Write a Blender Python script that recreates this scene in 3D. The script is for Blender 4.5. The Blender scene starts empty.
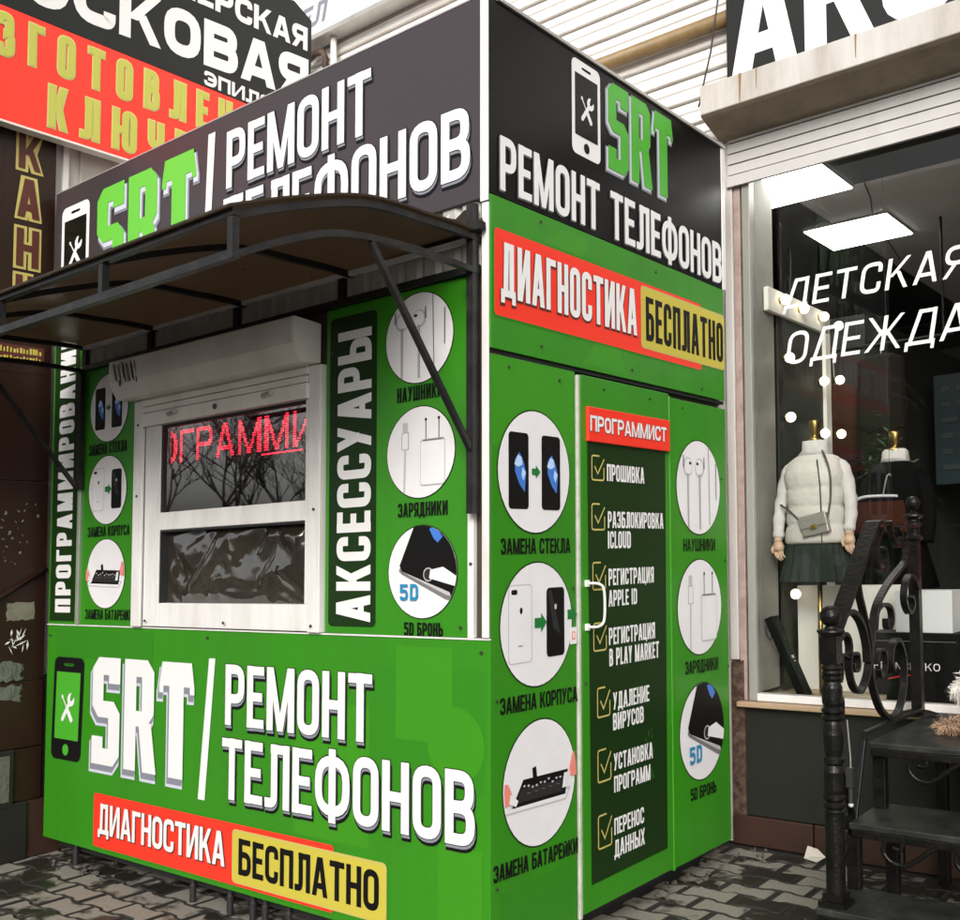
import bpy, bmesh, math, random
from mathutils import Vector, Matrix, noise as mnoise
rnd = random.Random(7)
scene = bpy.context.scene
COL = scene.collection

# ------------------------------------------------------------------ camera
YAW, PIT, ROLL = 0.6798, 0.0783, -0.0140
CAM = Vector((2.1302, -2.6476, 1.4755))
fw = Vector((-math.sin(YAW)*math.cos(PIT), math.cos(YAW)*math.cos(PIT), math.sin(PIT)))
rt = fw.cross(Vector((0, 0, 1))).normalized(); upv = rt.cross(fw)
r2 = rt*math.cos(ROLL) + upv*math.sin(ROLL); u2 = -rt*math.sin(ROLL) + upv*math.cos(ROLL)
cd = bpy.data.cameras.new('camera'); cam = bpy.data.objects.new('camera', cd); COL.objects.link(cam)
cam.matrix_world = Matrix(((r2.x, u2.x, -fw.x, CAM.x), (r2.y, u2.y, -fw.y, CAM.y), (r2.z, u2.z, -fw.z, CAM.z), (0, 0, 0, 1)))
cd.sensor_width = 36.0; cd.lens = 36.0*1024.95/960.0; cd.clip_start = 0.05; cd.clip_end = 2000
scene.camera = cam

# ------------------------------------------------------------------ light
SUN_EL, SUN_AZ = math.radians(28), math.radians(154)     # azimuth clockwise from +Y
world = bpy.data.worlds.new('World'); scene.world = world; world.use_nodes = True
wn, wl = world.node_tree.nodes, world.node_tree.links
sky = wn.new('ShaderNodeTexSky'); sky.sky_type = 'NISHITA'; sky.sun_disc = False
sky.sun_elevation = SUN_EL; sky.sun_rotation = SUN_AZ
sky.air_density = 1.0; sky.dust_density = 4.0; sky.ozone_density = 1.0
hsv = wn.new('ShaderNodeHueSaturation'); hsv.inputs['Saturation'].default_value = 0.22
bg = wn['Background']; bg.inputs['Strength'].default_value = 0.15
wl.new(sky.outputs['Color'], hsv.inputs['Color']); wl.new(hsv.outputs['Color'], bg.inputs['Color'])
sd = bpy.data.lights.new('sun', 'SUN'); sun = bpy.data.objects.new('sun', sd); COL.objects.link(sun)
sd.energy = 1.5; sd.angle = math.radians(25); sd.color = (1.0, 0.965, 0.91)
sdir = Vector((math.sin(SUN_AZ)*math.cos(SUN_EL), math.cos(SUN_AZ)*math.cos(SUN_EL), math.sin(SUN_EL)))
sun.rotation_euler = sdir.to_track_quat('Z', 'Y').to_euler(); sun.location = (0, -6, 9)
scene.view_settings.view_transform = 'Standard'; scene.view_settings.look = 'None'
scene.view_settings.exposure = 0.58; scene.view_settings.gamma = 1.0
scene.view_settings.use_curve_mapping = False
scene.render.engine = 'CYCLES'
scene.cycles.max_bounces = 8; scene.cycles.transparent_max_bounces = 12

# ------------------------------------------------------------------ the plot leans a little: everything stands on the same slope
KM = Matrix(((1, 0, 0.0221), (0, 1, -0.0056), (0.0221, -0.0056, 1)))
def K(p): return KM @ Vector(p)

# ------------------------------------------------------------------ materials
MATS = {}
def mat(name, col, rough=0.5, metal=0.0, spec=0.5, dirt=0.0, dscale=6.0, dcol=None, bump=0.0, bscale=40.0,
        coat=0.0, streak=False, rvar=0.0):
    m = bpy.data.materials.new(name); m.use_nodes = True; MATS[name] = m
    nt = m.node_tree; b = nt.nodes['Principled BSDF']
    b.inputs['Base Color'].default_value = (*col, 1); b.inputs['Roughness'].default_value = rough
    b.inputs['Metallic'].default_value = metal; b.inputs['Specular IOR Level'].default_value = spec
    if coat: b.inputs['Coat Weight'].default_value = coat; b.inputs['Coat Roughness'].default_value = 0.08
    tc = nt.nodes.new('ShaderNodeTexCoord')
    src = tc.outputs['Object']
    if streak:
        mp = nt.nodes.new('ShaderNodeMapping'); mp.inputs['Scale'].default_value = (1, 1, 0.18)
        nt.links.new(src, mp.inputs['Vector']); src = mp.outputs['Vector']
    if dirt > 0 or rvar > 0:
        n = nt.nodes.new('ShaderNodeTexNoise'); n.inputs['Scale'].default_value = dscale
        n.inputs['Detail'].default_value = 7; n.inputs['Roughness'].default_value = 0.68
        nt.links.new(src, n.inputs['Vector'])
        r = nt.nodes.new('ShaderNodeMapRange'); r.inputs['From Min'].default_value = 0.42; r.inputs['From Max'].default_value = 0.78
        nt.links.new(n.outputs['Fac'], r.inputs['Value'])
        if dirt > 0:
            mul = nt.nodes.new('ShaderNodeMath'); mul.operation = 'MULTIPLY'; mul.inputs[1].default_value = dirt
            nt.links.new(r.outputs['Result'], mul.inputs[0])
            mx = nt.nodes.new('ShaderNodeMix'); mx.data_type = 'RGBA'
            mx.inputs['A'].default_value = (*col, 1)
            d = dcol or tuple(c*0.35 for c in col)
            mx.inputs['B'].default_value = (*d, 1)
            nt.links.new(mul.outputs[0], mx.inputs['Factor']); nt.links.new(mx.outputs['Result'], b.inputs['Base Color'])
        if rvar > 0:
            mr = nt.nodes.new('ShaderNodeMapRange'); mr.inputs['To Min'].default_value = max(0.03, rough-rvar); mr.inputs['To Max'].default_value = min(1, rough+rvar)
            nt.links.new(n.outputs['Fac'], mr.inputs['Value']); nt.links.new(mr.outputs['Result'], b.inputs['Roughness'])
    if bump > 0:
        n2 = nt.nodes.new('ShaderNodeTexNoise'); n2.inputs['Scale'].default_value = bscale; n2.inputs['Detail'].default_value = 4
        nt.links.new(tc.outputs['Object'], n2.inputs['Vector'])
        bp = nt.nodes.new('ShaderNodeBump'); bp.inputs['Strength'].default_value = bump; bp.inputs['Distance'].default_value = 0.01
        nt.links.new(n2.outputs['Fac'], bp.inputs['Height']); nt.links.new(bp.outputs['Normal'], b.inputs['Normal'])
    return m
def emit(name, col, s):
    m = mat(name, (0.8, 0.8, 0.8), 0.5); b = m.node_tree.nodes['Principled BSDF']
    b.inputs['Emission Color'].default_value = (*col, 1); b.inputs['Emission Strength'].default_value = s
    return m
def glassmat(name, ior, tint=(0.93, 0.95, 0.94)):
    m = bpy.data.materials.new(name); m.use_nodes = True; MATS[name] = m
    nt = m.node_tree; nt.nodes.remove(nt.nodes['Principled BSDF']); out = nt.nodes['Material Output']
    tr = nt.nodes.new('ShaderNodeBsdfTransparent'); tr.inputs['Color'].default_value = (*tint, 1)
    gl = nt.nodes.new('ShaderNodeBsdfGlossy'); gl.inputs['Roughness'].default_value = 0.015
    fr = nt.nodes.new('ShaderNodeFresnel'); fr.inputs['IOR'].default_value = ior
    mx = nt.nodes.new('ShaderNodeMixShader')
    nt.links.new(fr.outputs[0], mx.inputs[0]); nt.links.new(tr.outputs[0], mx.inputs[1]); nt.links.new(gl.outputs[0], mx.inputs[2])
    nt.links.new(mx.outputs[0], out.inputs['Surface'])

mat('green_vinyl', (0.031, 0.222, 0.0075), 0.36, dirt=0.55, dscale=3.4, dcol=(0.030, 0.150, 0.012), bump=0.22, bscale=5, rvar=0.14, streak=True)
mat('green_print_dark', (0.0275, 0.198, 0.0085), 0.38, bump=0.05, bscale=6)
mat('green_print_light', (0.039, 0.240, 0.0085), 0.38, bump=0.05, bscale=6)
mat('leaf_green_print', (0.060, 0.36, 0.022), 0.4)
mat('leaf_bright_print', (0.13, 0.50, 0.045), 0.4)
mat('dark_green_print', (0.0075, 0.027, 0.004), 0.45, spec=0.25, dirt=0.2, dscale=9, dcol=(0.015, 0.04, 0.009))
mat('black_vinyl', (0.0035, 0.0032, 0.0028), 0.30, spec=0.16, rvar=0.08, dscale=2, bump=0.1, bscale=5)
mat('black_vinyl_sky_sheen', (0.040, 0.030, 0.034), 0.33, spec=0.6, rvar=0.08, dscale=2, bump=0.05, bscale=5)  # black vinyl with the sky's purple-grey sheen mixed into its colour
mat('print_black', (0.006, 0.0055, 0.0055), 0.45, spec=0.2)
mat('print_white', (0.74, 0.73, 0.72), 0.45)
mat('print_grey', (0.21, 0.22, 0.26), 0.45)
mat('print_pale_grey', (0.55, 0.57, 0.63), 0.45)
mat('print_red', (0.80, 0.035, 0.016), 0.42)
mat('print_red_brown', (0.085, 0.018, 0.010), 0.5)
mat('print_yellow', (0.52, 0.44, 0.055), 0.42)
mat('print_gold', (0.50, 0.42, 0.12), 0.42)
mat('print_olive', (0.47, 0.47, 0.075), 0.42)
mat('print_cream', (0.62, 0.58, 0.22), 0.42)
mat('print_blue', (0.05, 0.17, 0.55), 0.4)
mat('print_pale_blue', (0.45, 0.62, 0.85), 0.4)
mat('print_teal', (0.02, 0.22, 0.40), 0.4)
mat('print_pink', (0.75, 0.24, 0.19), 0.4)
mat('print_arrow', (0.010, 0.16, 0.030), 0.4)
mat('picture_white', (0.74, 0.725, 0.73), 0.4, dirt=0.12, dscale=7)
mat('picture_line', (0.17, 0.16, 0.165), 0.4)
mat('picture_shade', (0.47, 0.455, 0.47), 0.4)
mat('white_plastic', (0.74, 0.72, 0.70), 0.38, dirt=0.55, dscale=9, dcol=(0.40, 0.36, 0.31), streak=True, bump=0.05, bscale=8)
mat('white_paint_metal', (0.76, 0.72, 0.67), 0.42, dirt=0.5, dscale=4, dcol=(0.42, 0.36, 0.29), bump=0.05, bscale=20, streak=True)
mat('worn_white_metal', (0.52, 0.50, 0.47), 0.45, dirt=0.8, dscale=3.2, dcol=(0.20, 0.155, 0.10), bump=0.1, bscale=18, streak=True)
mat('shop_shutter', (0.50, 0.485, 0.475), 0.45, dirt=0.4, dscale=4, dcol=(0.33, 0.30, 0.27), bump=0.05, bscale=20, streak=True)
mat('old_pink_paint', (0.36, 0.27, 0.24), 0.6, dirt=0.7, dscale=14, dcol=(0.12, 0.07, 0.05), bump=0.3, bscale=30)
mat('aluminium', (0.55, 0.53, 0.50), 0.38, metal=0.6, dirt=0.4, dscale=8)
mat('black_steel', (0.0035, 0.0035, 0.0032), 0.34, spec=0.22, dirt=0.6, dscale=16, dcol=(0.016, 0.0135, 0.011), bump=0.3, bscale=70, rvar=0.12)
mat('awning_steel', (0.011, 0.011, 0.0115), 0.42, spec=0.35, dirt=0.6, dscale=14, dcol=(0.050, 0.046, 0.042), bump=0.1, bscale=60)
mat('awning_sheet', (0.034, 0.026, 0.018), 0.32, spec=0.4, dirt=0.7, dscale=5, dcol=(0.085, 0.07, 0.052), rvar=0.15)
mat('aluminium_rail', (0.50, 0.50, 0.44), 0.45, dirt=0.7, dscale=16, dcol=(0.16, 0.22, 0.10))
mat('corrugated_grey', (0.40, 0.38, 0.35), 0.5, dirt=0.5, dscale=5, streak=True)
mat('dark_void', (0.012, 0.011, 0.010), 0.8)
mat('kiosk_inside', (0.055, 0.040, 0.028), 0.8, dirt=0.4, dscale=3)
mat('rubber_black', (0.015, 0.015, 0.015), 0.6)
mat('screw_metal', (0.10, 0.09, 0.08), 0.4, metal=0.7)
mat('brown_cladding', (0.024, 0.0095, 0.006), 0.36, spec=0.3, dirt=0.55, dscale=4, dcol=(0.012, 0.006, 0.004), bump=0.05, bscale=14, rvar=0.1)
mat('brown_tile', (0.045, 0.021, 0.014), 0.45, dirt=0.6, dscale=7, dcol=(0.02, 0.012, 0.008), bump=0.1, bscale=30)
mat('plinth_grey', (0.017, 0.016, 0.013), 0.6, spec=0.3, dirt=0.5, dscale=6)
mat('plaster_pale', (0.52, 0.49, 0.45), 0.8, dirt=0.5, dscale=2.5, dcol=(0.34, 0.30, 0.26), bump=0.1, bscale=30, streak=True)
mat('siding_white', (0.80, 0.78, 0.75), 0.42, dirt=0.45, dscale=2.2, dcol=(0.55, 0.48, 0.38), streak=True)
mat('siding_gap', (0.10, 0.08, 0.06), 0.8)
mat('panel_charcoal', (0.019, 0.0205, 0.016), 0.45, spec=0.35, dirt=0.4, dscale=4, bump=0.04, bscale=12)
mat('wood_sill', (0.42, 0.30, 0.19), 0.5, dirt=0.5, dscale=12, dcol=(0.25, 0.16, 0.09))
mat('sign_charcoal', (0.012, 0.0135, 0.012), 0.42, spec=0.3, dirt=0.35, dscale=3)
mat('pipe_ochre', (0.22, 0.14, 0.055), 0.5, dirt=0.6, dscale=9, dcol=(0.07, 0.04, 0.018))
mat('rust', (0.040, 0.018, 0.010), 0.8, dirt=0.7, dscale=26, dcol=(0.20, 0.14, 0.10), bump=0.6, bscale=40)
mat('film_clear', (0.022, 0.017, 0.012), 0.07, spec=1.0, dirt=0.6, dscale=3, dcol=(0.055, 0.044, 0.032), coat=1.0)
mat('paper_scrap', (0.20, 0.19, 0.135), 0.8, dirt=0.7, dscale=25)
mat('foil_tape', (0.20, 0.195, 0.18), 0.28, metal=0.5, dirt=0.7, dscale=16, bump=0.8, bscale=35)
mat('paper_white', (0.60, 0.55, 0.48), 0.8)
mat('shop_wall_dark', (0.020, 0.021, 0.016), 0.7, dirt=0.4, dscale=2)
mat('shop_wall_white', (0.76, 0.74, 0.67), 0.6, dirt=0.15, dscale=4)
mat('shelf_pale', (0.50, 0.42, 0.30), 0.5, dirt=0.3, dscale=8)
mat('reveal_grey', (0.27, 0.27, 0.235), 0.6, dirt=0.4, dscale=4)
mat('frame_grey', (0.27, 0.27, 0.24), 0.4, dirt=0.5, dscale=5, streak=True)
mat('stained_shaded_metal', (0.24, 0.19, 0.13), 0.6, dirt=0.8, dscale=5, dcol=(0.075, 0.05, 0.03), bump=0.1, bscale=20)  # brown stain, darkened further by shadow put into the colour
mat('shop_floor', (0.16, 0.13, 0.10), 0.4)
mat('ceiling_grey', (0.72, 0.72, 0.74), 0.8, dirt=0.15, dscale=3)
mat('slat_grey', (0.060, 0.060, 0.052), 0.5)
mat('teal_board', (0.006, 0.022, 0.025), 0.5)
mat('board_rows', (0.030, 0.042, 0.045), 0.5)
mat('sweater_white', (0.58, 0.565, 0.54), 0.85, dirt=0.4, dscale=12, dcol=(0.36, 0.34, 0.32), bump=1.0, bscale=22)
mat('vest_white', (0.56, 0.54, 0.49), 0.5, dirt=0.35, dscale=9, dcol=(0.36, 0.34, 0.30), bump=1.0, bscale=16)
mat('skirt_green', (0.010, 0.017, 0.012), 0.85, dirt=0.5, dscale=30)
mat('mannequin_skin', (0.55, 0.38, 0.26), 0.5)
mat('gold', (0.46, 0.33, 0.11), 0.34, metal=1.0)
mat('silver_bag', (0.42, 0.39, 0.36), 0.3, metal=0.6, bump=0.25, bscale=60)
mat('coat_black', (0.003, 0.003, 0.003), 0.9, spec=0.08)
mat('rust_cloth', (0.040, 0.012, 0.007), 0.9, spec=0.1)
mat('rust_dark', (0.010, 0.008, 0.006), 0.9, spec=0.1)
mat('red_cloth', (0.34, 0.030, 0.020), 0.85)
mat('leaf_dark', (0.022, 0.042, 0.014), 0.6)
mat('box_black', (0.003, 0.003, 0.003), 0.5, spec=0.15)
mat('box_white', (0.62, 0.64, 0.64), 0.6)
mat('fur_white', (0.72, 0.69, 0.64), 0.9)
mat('fur_tan', (0.34, 0.22, 0.14), 0.9)
mat('nose_black', (0.01, 0.009, 0.009), 0.3)
mat('bark', (0.055, 0.045, 0.036), 0.9, bump=0.4, bscale=12)
mat('facade_dark', (0.060, 0.050, 0.044), 0.8, dirt=0.4, dscale=1)
mat('facade_glass', (0.02, 0.024, 0.026), 0.15)
mat('stone_rubble', (0.085, 0.075, 0.06), 0.85, dirt=0.6, dscale=20)
mat('tread_iron', (0.013, 0.0145, 0.012), 0.40, spec=0.35, dirt=0.75, dscale=9, dcol=(0.045, 0.047, 0.040), bump=0.3, bscale=45, rvar=0.15)
emit('panel_light', (1.0, 0.98, 0.93), 7.0)
emit('bulb_light', (1.0, 0.88, 0.68), 3.2)
emit('led_red', (1.0, 0.02, 0.05), 2.0)
glassmat('kiosk_glass', 4.0); glassmat('shop_glass', 1.42, (0.96, 0.97, 0.96))

def paving_material():
    m = bpy.data.materials.new('paver_concrete'); m.use_nodes = True; MATS['paver_concrete'] = m
    nt = m.node_tree; b = nt.nodes['Principled BSDF']; L = nt.links.new
    tc = nt.nodes.new('ShaderNodeTexCoord'); g = nt.nodes.new('ShaderNodeNewGeometry')
    n1 = nt.nodes.new('ShaderNodeTexNoise'); n1.inputs['Scale'].default_value = 3.4; n1.inputs['Detail'].default_value = 5; n1.inputs['Roughness'].default_value = 0.6
    L(tc.outputs['Object'], n1.inputs['Vector'])
    # the wet soaks in paver by paver: each stone shifts the threshold a little
    ad = nt.nodes.new('ShaderNodeMath'); ad.operation = 'MULTIPLY_ADD'; ad.inputs[1].default_value = 0.20; L(g.outputs['Random Per Island'], ad.inputs[0]); L(n1.outputs['Fac'], ad.inputs[2])
    wet = nt.nodes.new('ShaderNodeMapRange'); wet.inputs['From Min'].default_value = 0.600; wet.inputs['From Max'].default_value = 0.660
    L(ad.outputs[0], wet.inputs['Value'])
    n2 = nt.nodes.new('ShaderNodeTexNoise'); n2.inputs['Scale'].default_value = 60; n2.inputs['Detail'].default_value = 5
    L(tc.outputs['Object'], n2.inputs['Vector'])
    c1 = nt.nodes.new('ShaderNodeMix'); c1.data_type = 'RGBA'; c1.inputs['A'].default_value = (0.165, 0.150, 0.120, 1); c1.inputs['B'].default_value = (0.275, 0.252, 0.210, 1)
    L(n2.outputs['Fac'], c1.inputs['Factor'])
    c2 = nt.nodes.new('ShaderNodeMix'); c2.data_type = 'RGBA'; c2.inputs['B'].default_value = (0.020, 0.0175, 0.013, 1)
    L(wet.outputs['Result'], c2.inputs['Factor']); L(c1.outputs['Result'], c2.inputs['A']); L(c2.outputs['Result'], b.inputs['Base Color'])
    r = nt.nodes.new('ShaderNodeMapRange'); r.inputs['To Min'].default_value = 0.85; r.inputs['To Max'].default_value = 0.42
    L(wet.outputs['Result'], r.inputs['Value']); L(r.outputs['Result'], b.inputs['Roughness'])
    bp = nt.nodes.new('ShaderNodeBump'); bp.inputs['Strength'].default_value = 0.35; bp.inputs['Distance'].default_value = 0.006
    L(n2.outputs['Fac'], bp.inputs['Height']); L(bp.outputs['Normal'], b.inputs['Normal'])
paving_material()
mat('paving_joint', (0.020, 0.017, 0.013), 0.9, dirt=0.5, dscale=20)
mat('asphalt', (0.05, 0.048, 0.045), 0.85, dirt=0.4, dscale=3, bump=0.2, bscale=80)

nt = MATS['awning_sheet'].node_tree; b_ = nt.nodes['Principled BSDF']
tl = nt.nodes.new('ShaderNodeBsdfTranslucent'); tl.inputs['Color'].default_value = (0.26, 0.20, 0.14, 1)
ms = nt.nodes.new('ShaderNodeMixShader'); ms.inputs[0].default_value = 0.45
nt.links.new(b_.outputs[0], ms.inputs[1]); nt.links.new(tl.outputs[0], ms.inputs[2]); nt.links.new(ms.outputs[0], nt.nodes['Material Output'].inputs['Surface'])

# ------------------------------------------------------------------ mesh builder
BASE = {}
class MB:
    def __init__(s): s.v, s.f, s.m, s.mats = [], [], [], []
    def mi(s, name):
        if name not in s.mats: s.mats.append(name)
        return s.mats.index(name)
    def poly(s, pts, mt):
        i = len(s.v); s.v += [Vector(p) for p in pts]; s.f.append(tuple(range(i, i+len(pts)))); s.m.append(s.mi(mt))
    def mesh(s, vs, fs, mt):
        i = len(s.v); s.v += [Vector(p) for p in vs]; k = s.mi(mt)
        for f in fs: s.f.append(tuple(i+a for a in f)); s.m.append(k)
    def box(s, x0, x1, y0, y1, z0, z1, mt):
        vs = [(x, y, z) for x in (x0, x1) for y in (y0, y1) for z in (z0, z1)]
        s.mesh(vs, [(0, 1, 3, 2), (4, 6, 7, 5), (0, 4, 5, 1), (2, 3, 7, 6), (0, 2, 6, 4), (1, 5, 7, 3)], mt)
    def prism(s, pts, a, b, axis, mt):
        """2-D outline pts swept along axis from a to b"""
        n = len(pts)
        def P(p, w): return {'x': (w, p[0], p[1]), 'y': (p[0], w, p[1]), 'z': (p[0], p[1], w)}[axis]
        vs = [P(p, a) for p in pts] + [P(p, b) for p in pts]
        fs = [tuple(range(n))[::-1], tuple(range(n, 2*n))] + [(i, (i+1) % n, n+(i+1) % n, n+i) for i in range(n)]
        s.mesh(vs, fs, mt)
    def tube(s, pts, r, mt, n=8, closed=False, sq=False):
        pts = [Vector(p) for p in pts]; N = len(pts); rr = r if isinstance(r, (list, tuple)) else [r]*N
        vs, fs = [], []
        prev = None
        for i, p in enumerate(pts):
            if closed: t = (pts[(i+1) % N]-pts[i-1])
            else: t = pts[min(i+1, N-1)]-pts[max(i-1, 0)]
            t = t.normalized()
            if prev is None:
                a = Vector((0, 0, 1)) if abs(t.z) < 0.9 else Vector((1, 0, 0))
                u = a.cross(t).normalized()
            else:
                u = (prev - t*prev.dot(t)).normalized()
            prev = u; w = t.cross(u)
            for k in range(n):
                an = 2*math.pi*(k+(0.5 if sq else 0))/n
                vs.append(p + (u*math.cos(an)+w*math.sin(an))*rr[i])
        for i in range(N if closed else N-1):
            for k in range(n):
                j = (i+1) % N
                fs.append((i*n+k, i*n+(k+1) % n, j*n+(k+1) % n, j*n+k))
        if not closed: fs += [tuple(range(n))[::-1], tuple(range((N-1)*n, N*n))]
        s.mesh(vs, fs, mt)
    def bar(s, p, q, half, mt): s.tube([p, q], half*1.414, mt, n=4, sq=True)
    def lathe(s, cx, cy, prof, mt, n=20, sx=1.0, sy=1.0):
        vs, fs = [], []
        for r, z in prof:
            for k in range(n):
                a = 2*math.pi*k/n; vs.append((cx+sx*r*math.cos(a), cy+sy*r*math.sin(a), z))
        for i in range(len(prof)-1):
            for k in range(n): fs.append((i*n+k, i*n+(k+1) % n, (i+1)*n+(k+1) % n, (i+1)*n+k))
        fs += [tuple(range(n))[::-1], tuple(range((len(prof)-1)*n, len(prof)*n))]
        s.mesh(vs, fs, mt)
    def loft(s, secs, mt, n=28):
        """sections (cx, cy, z, rx, ry[, ripple])"""
        vs, fs = [], []
        for sec in secs:
            cx, cy, z, rx, ry = sec[:5]; rip = sec[5] if len(sec) > 5 else 0
            for k in range(n):
                a = 2*math.pi*k/n; q = 1+rip*math.cos(a*n/2)
                vs.append((cx+rx*q*math.copysign(abs(math.cos(a))**0.8, math.cos(a)), cy+ry*q*math.copysign(abs(math.sin(a))**0.8, math.sin(a)), z))
        for i in range(len(secs)-1):
            for k in range(n): fs.append((i*n+k, i*n+(k+1) % n, (i+1)*n+(k+1) % n, (i+1)*n+k))
        fs += [tuple(range(n))[::-1], tuple(range((len(secs)-1)*n, len(secs)*n))]
        s.mesh(vs, fs, mt)
    def ball(s, c, r, mt, n=14, rz=None):
        rz = rz or r
        prof = [(max(1e-4, r*math.sin(math.pi*i/10)), c[2]-rz*math.cos(math.pi*i/10)) for i in range(11)]
        s.lathe(c[0], c[1], prof, mt, n)
    def flat(s, pts, x0, x1, th, mt):
        """flat iron bar along (y, z) points in a plane of constant x"""
        N = len(pts); L, R = [], []
        for i in range(N):
            a = pts[max(i-1, 0)]; b = pts[min(i+1, N-1)]
            dx, dz = b[0]-a[0], b[1]-a[1]; l = math.hypot(dx, dz) or 1
            nx, nz = -dz/l*th/2, dx/l*th/2
            L.append((pts[i][0]+nx, pts[i][1]+nz)); R.append((pts[i][0]-nx, pts[i][1]-nz))
        vs = []
        for i in range(N):
            vs += [(x0, *L[i]), (x1, *L[i]), (x1, *R[i]), (x0, *R[i])]
        fs = []
        for i in range(N-1):
            for k in range(4): fs.append((i*4+k, i*4+(k+1) % 4, i*4+4+(k+1) % 4, i*4+4+k))
        fs += [(3, 2, 1, 0), ((N-1)*4, (N-1)*4+1, (N-1)*4+2, (N-1)*4+3)]
        s.mesh(vs, fs, mt)
    def build(s, name, parent=None, base=None, smooth=False, bevel=0.0, skew=True):
        root = parent
        while root is not None and root.parent is not None: root = root.parent
        if root is not None: org = BASE[root.name]
        else:
            org = K(base) if (base is not None and skew) else Vector(base or (0, 0, 0))
        me = bpy.data.meshes.new(name)
        vs = [(K(p) if skew else p)-org for p in s.v]
        me.from_pydata([tuple(v) for v in vs], [], s.f)
        for a in s.mats: me.materials.append(MATS[a])
        me.polygons.foreach_set('material_index', s.m)
        if smooth: me.polygons.foreach_set('use_smooth', [True]*len(s.f))
        me.update()
        o = bpy.data.objects.new(name, me); COL.objects.link(o)
        if parent is not None: o.parent = parent
        else: o.location = org; BASE[o.name] = org
        if bevel:
            md = o.modifiers.new('bevel', 'BEVEL'); md.width = bevel; md.segments = 2; md.limit_method = 'ANGLE'; md.angle_limit = math.radians(50)
        return o
def tag(o, label=None, cat=None, group=None, kind=None):
    if label: o['label'] = label
    if cat: o['category'] = cat
    if group: o['group'] = group
    if kind: o['kind'] = kind
    return o
def thing(name, base, label, cat, group=None, skew=True):
    o = bpy.data.objects.new(name, None); COL.objects.link(o); o.empty_display_size = 0.1
    o.location = K(base) if skew else Vector(base); BASE[o.name] = o.location.copy()
    return tag(o, label, cat, group)

# ------------------------------------------------------------------ lettering: strokes drawn as polygons
def fillet(pts, r, closed):
    n = len(pts); out = []
    for i in range(n):
        if not closed and i in (0, n-1): out.append(pts[i]); continue
        p, a, b = pts[i], pts[i-1], pts[(i+1) % n]
        da = math.dist(p, a); db = math.dist(p, b)
        ua = ((a[0]-p[0])/da, (a[1]-p[1])/da); ub = ((b[0]-p[0])/db, (b[1]-p[1])/db)
        ang = math.acos(max(-1, min(1, ua[0]*ub[0]+ua[1]*ub[1])))
        if ang > 3.0: out.append(p); continue
        d = min(r/math.tan(ang/2), da*0.499, db*0.499)
        p0 = (p[0]+ua[0]*d, p[1]+ua[1]*d); p1 = (p[0]+ub[0]*d, p[1]+ub[1]*d)
        for k in range(6):
            t = k/5; q = 1-t
            out.append((q*q*p0[0]+2*q*t*p[0]+t*t*p1[0], q*q*p0[1]+2*q*t*p[1]+t*t*p1[1]))
    return out
def ribbon(pts, t, closed=False):
    n = len(pts); L, R = [], []
    for i in range(n):
        p = pts[i]; a = pts[i-1] if (closed or i > 0) else None; b = pts[(i+1) % n] if (closed or i < n-1) else None
        def nrm(p, q):
            d = math.dist(p, q) or 1e-9; return (-(q[1]-p[1])/d, (q[0]-p[0])/d)
        if a is None: nx, ny = nrm(p, b); k = 1
        elif b is None: nx, ny = nrm(a, p); k = 1
        else:
            n1, n2 = nrm(a, p), nrm(p, b); nx, ny = n1[0]+n2[0], n1[1]+n2[1]; l = math.hypot(nx, ny) or 1
            nx, ny = nx/l, ny/l; k = 1/max(0.45, nx*n1[0]+ny*n1[1])
        h = t/2*k; L.append((p[0]+nx*h, p[1]+ny*h)); R.append((p[0]-nx*h, p[1]-ny*h))
    out = []
    for i in range(n if closed else n-1):
        j = (i+1) % n; out.append([R[i], R[j], L[j], L[i]])
    return out
WID = {'М': .56, 'M': .56, 'Ш': .62, 'Ж': .66, 'Ф': .60, 'Ю': .62, 'Ы': .58, 'Д': .50, 'Δ': .52, 'I': .16, 'Ц': .46, 'Щ': .66, 'А': .46, 'A': .46,
       ' ': .20, 'Л': .46, 'Г': .36, 'Т': .42, 'T': .42, 'L': .34, 'И': .45, 'Й': .45, '.': .14, 'У': .44, 'К': .44, 'Х': .44, 'E': .36, 'Е': .36}
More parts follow.
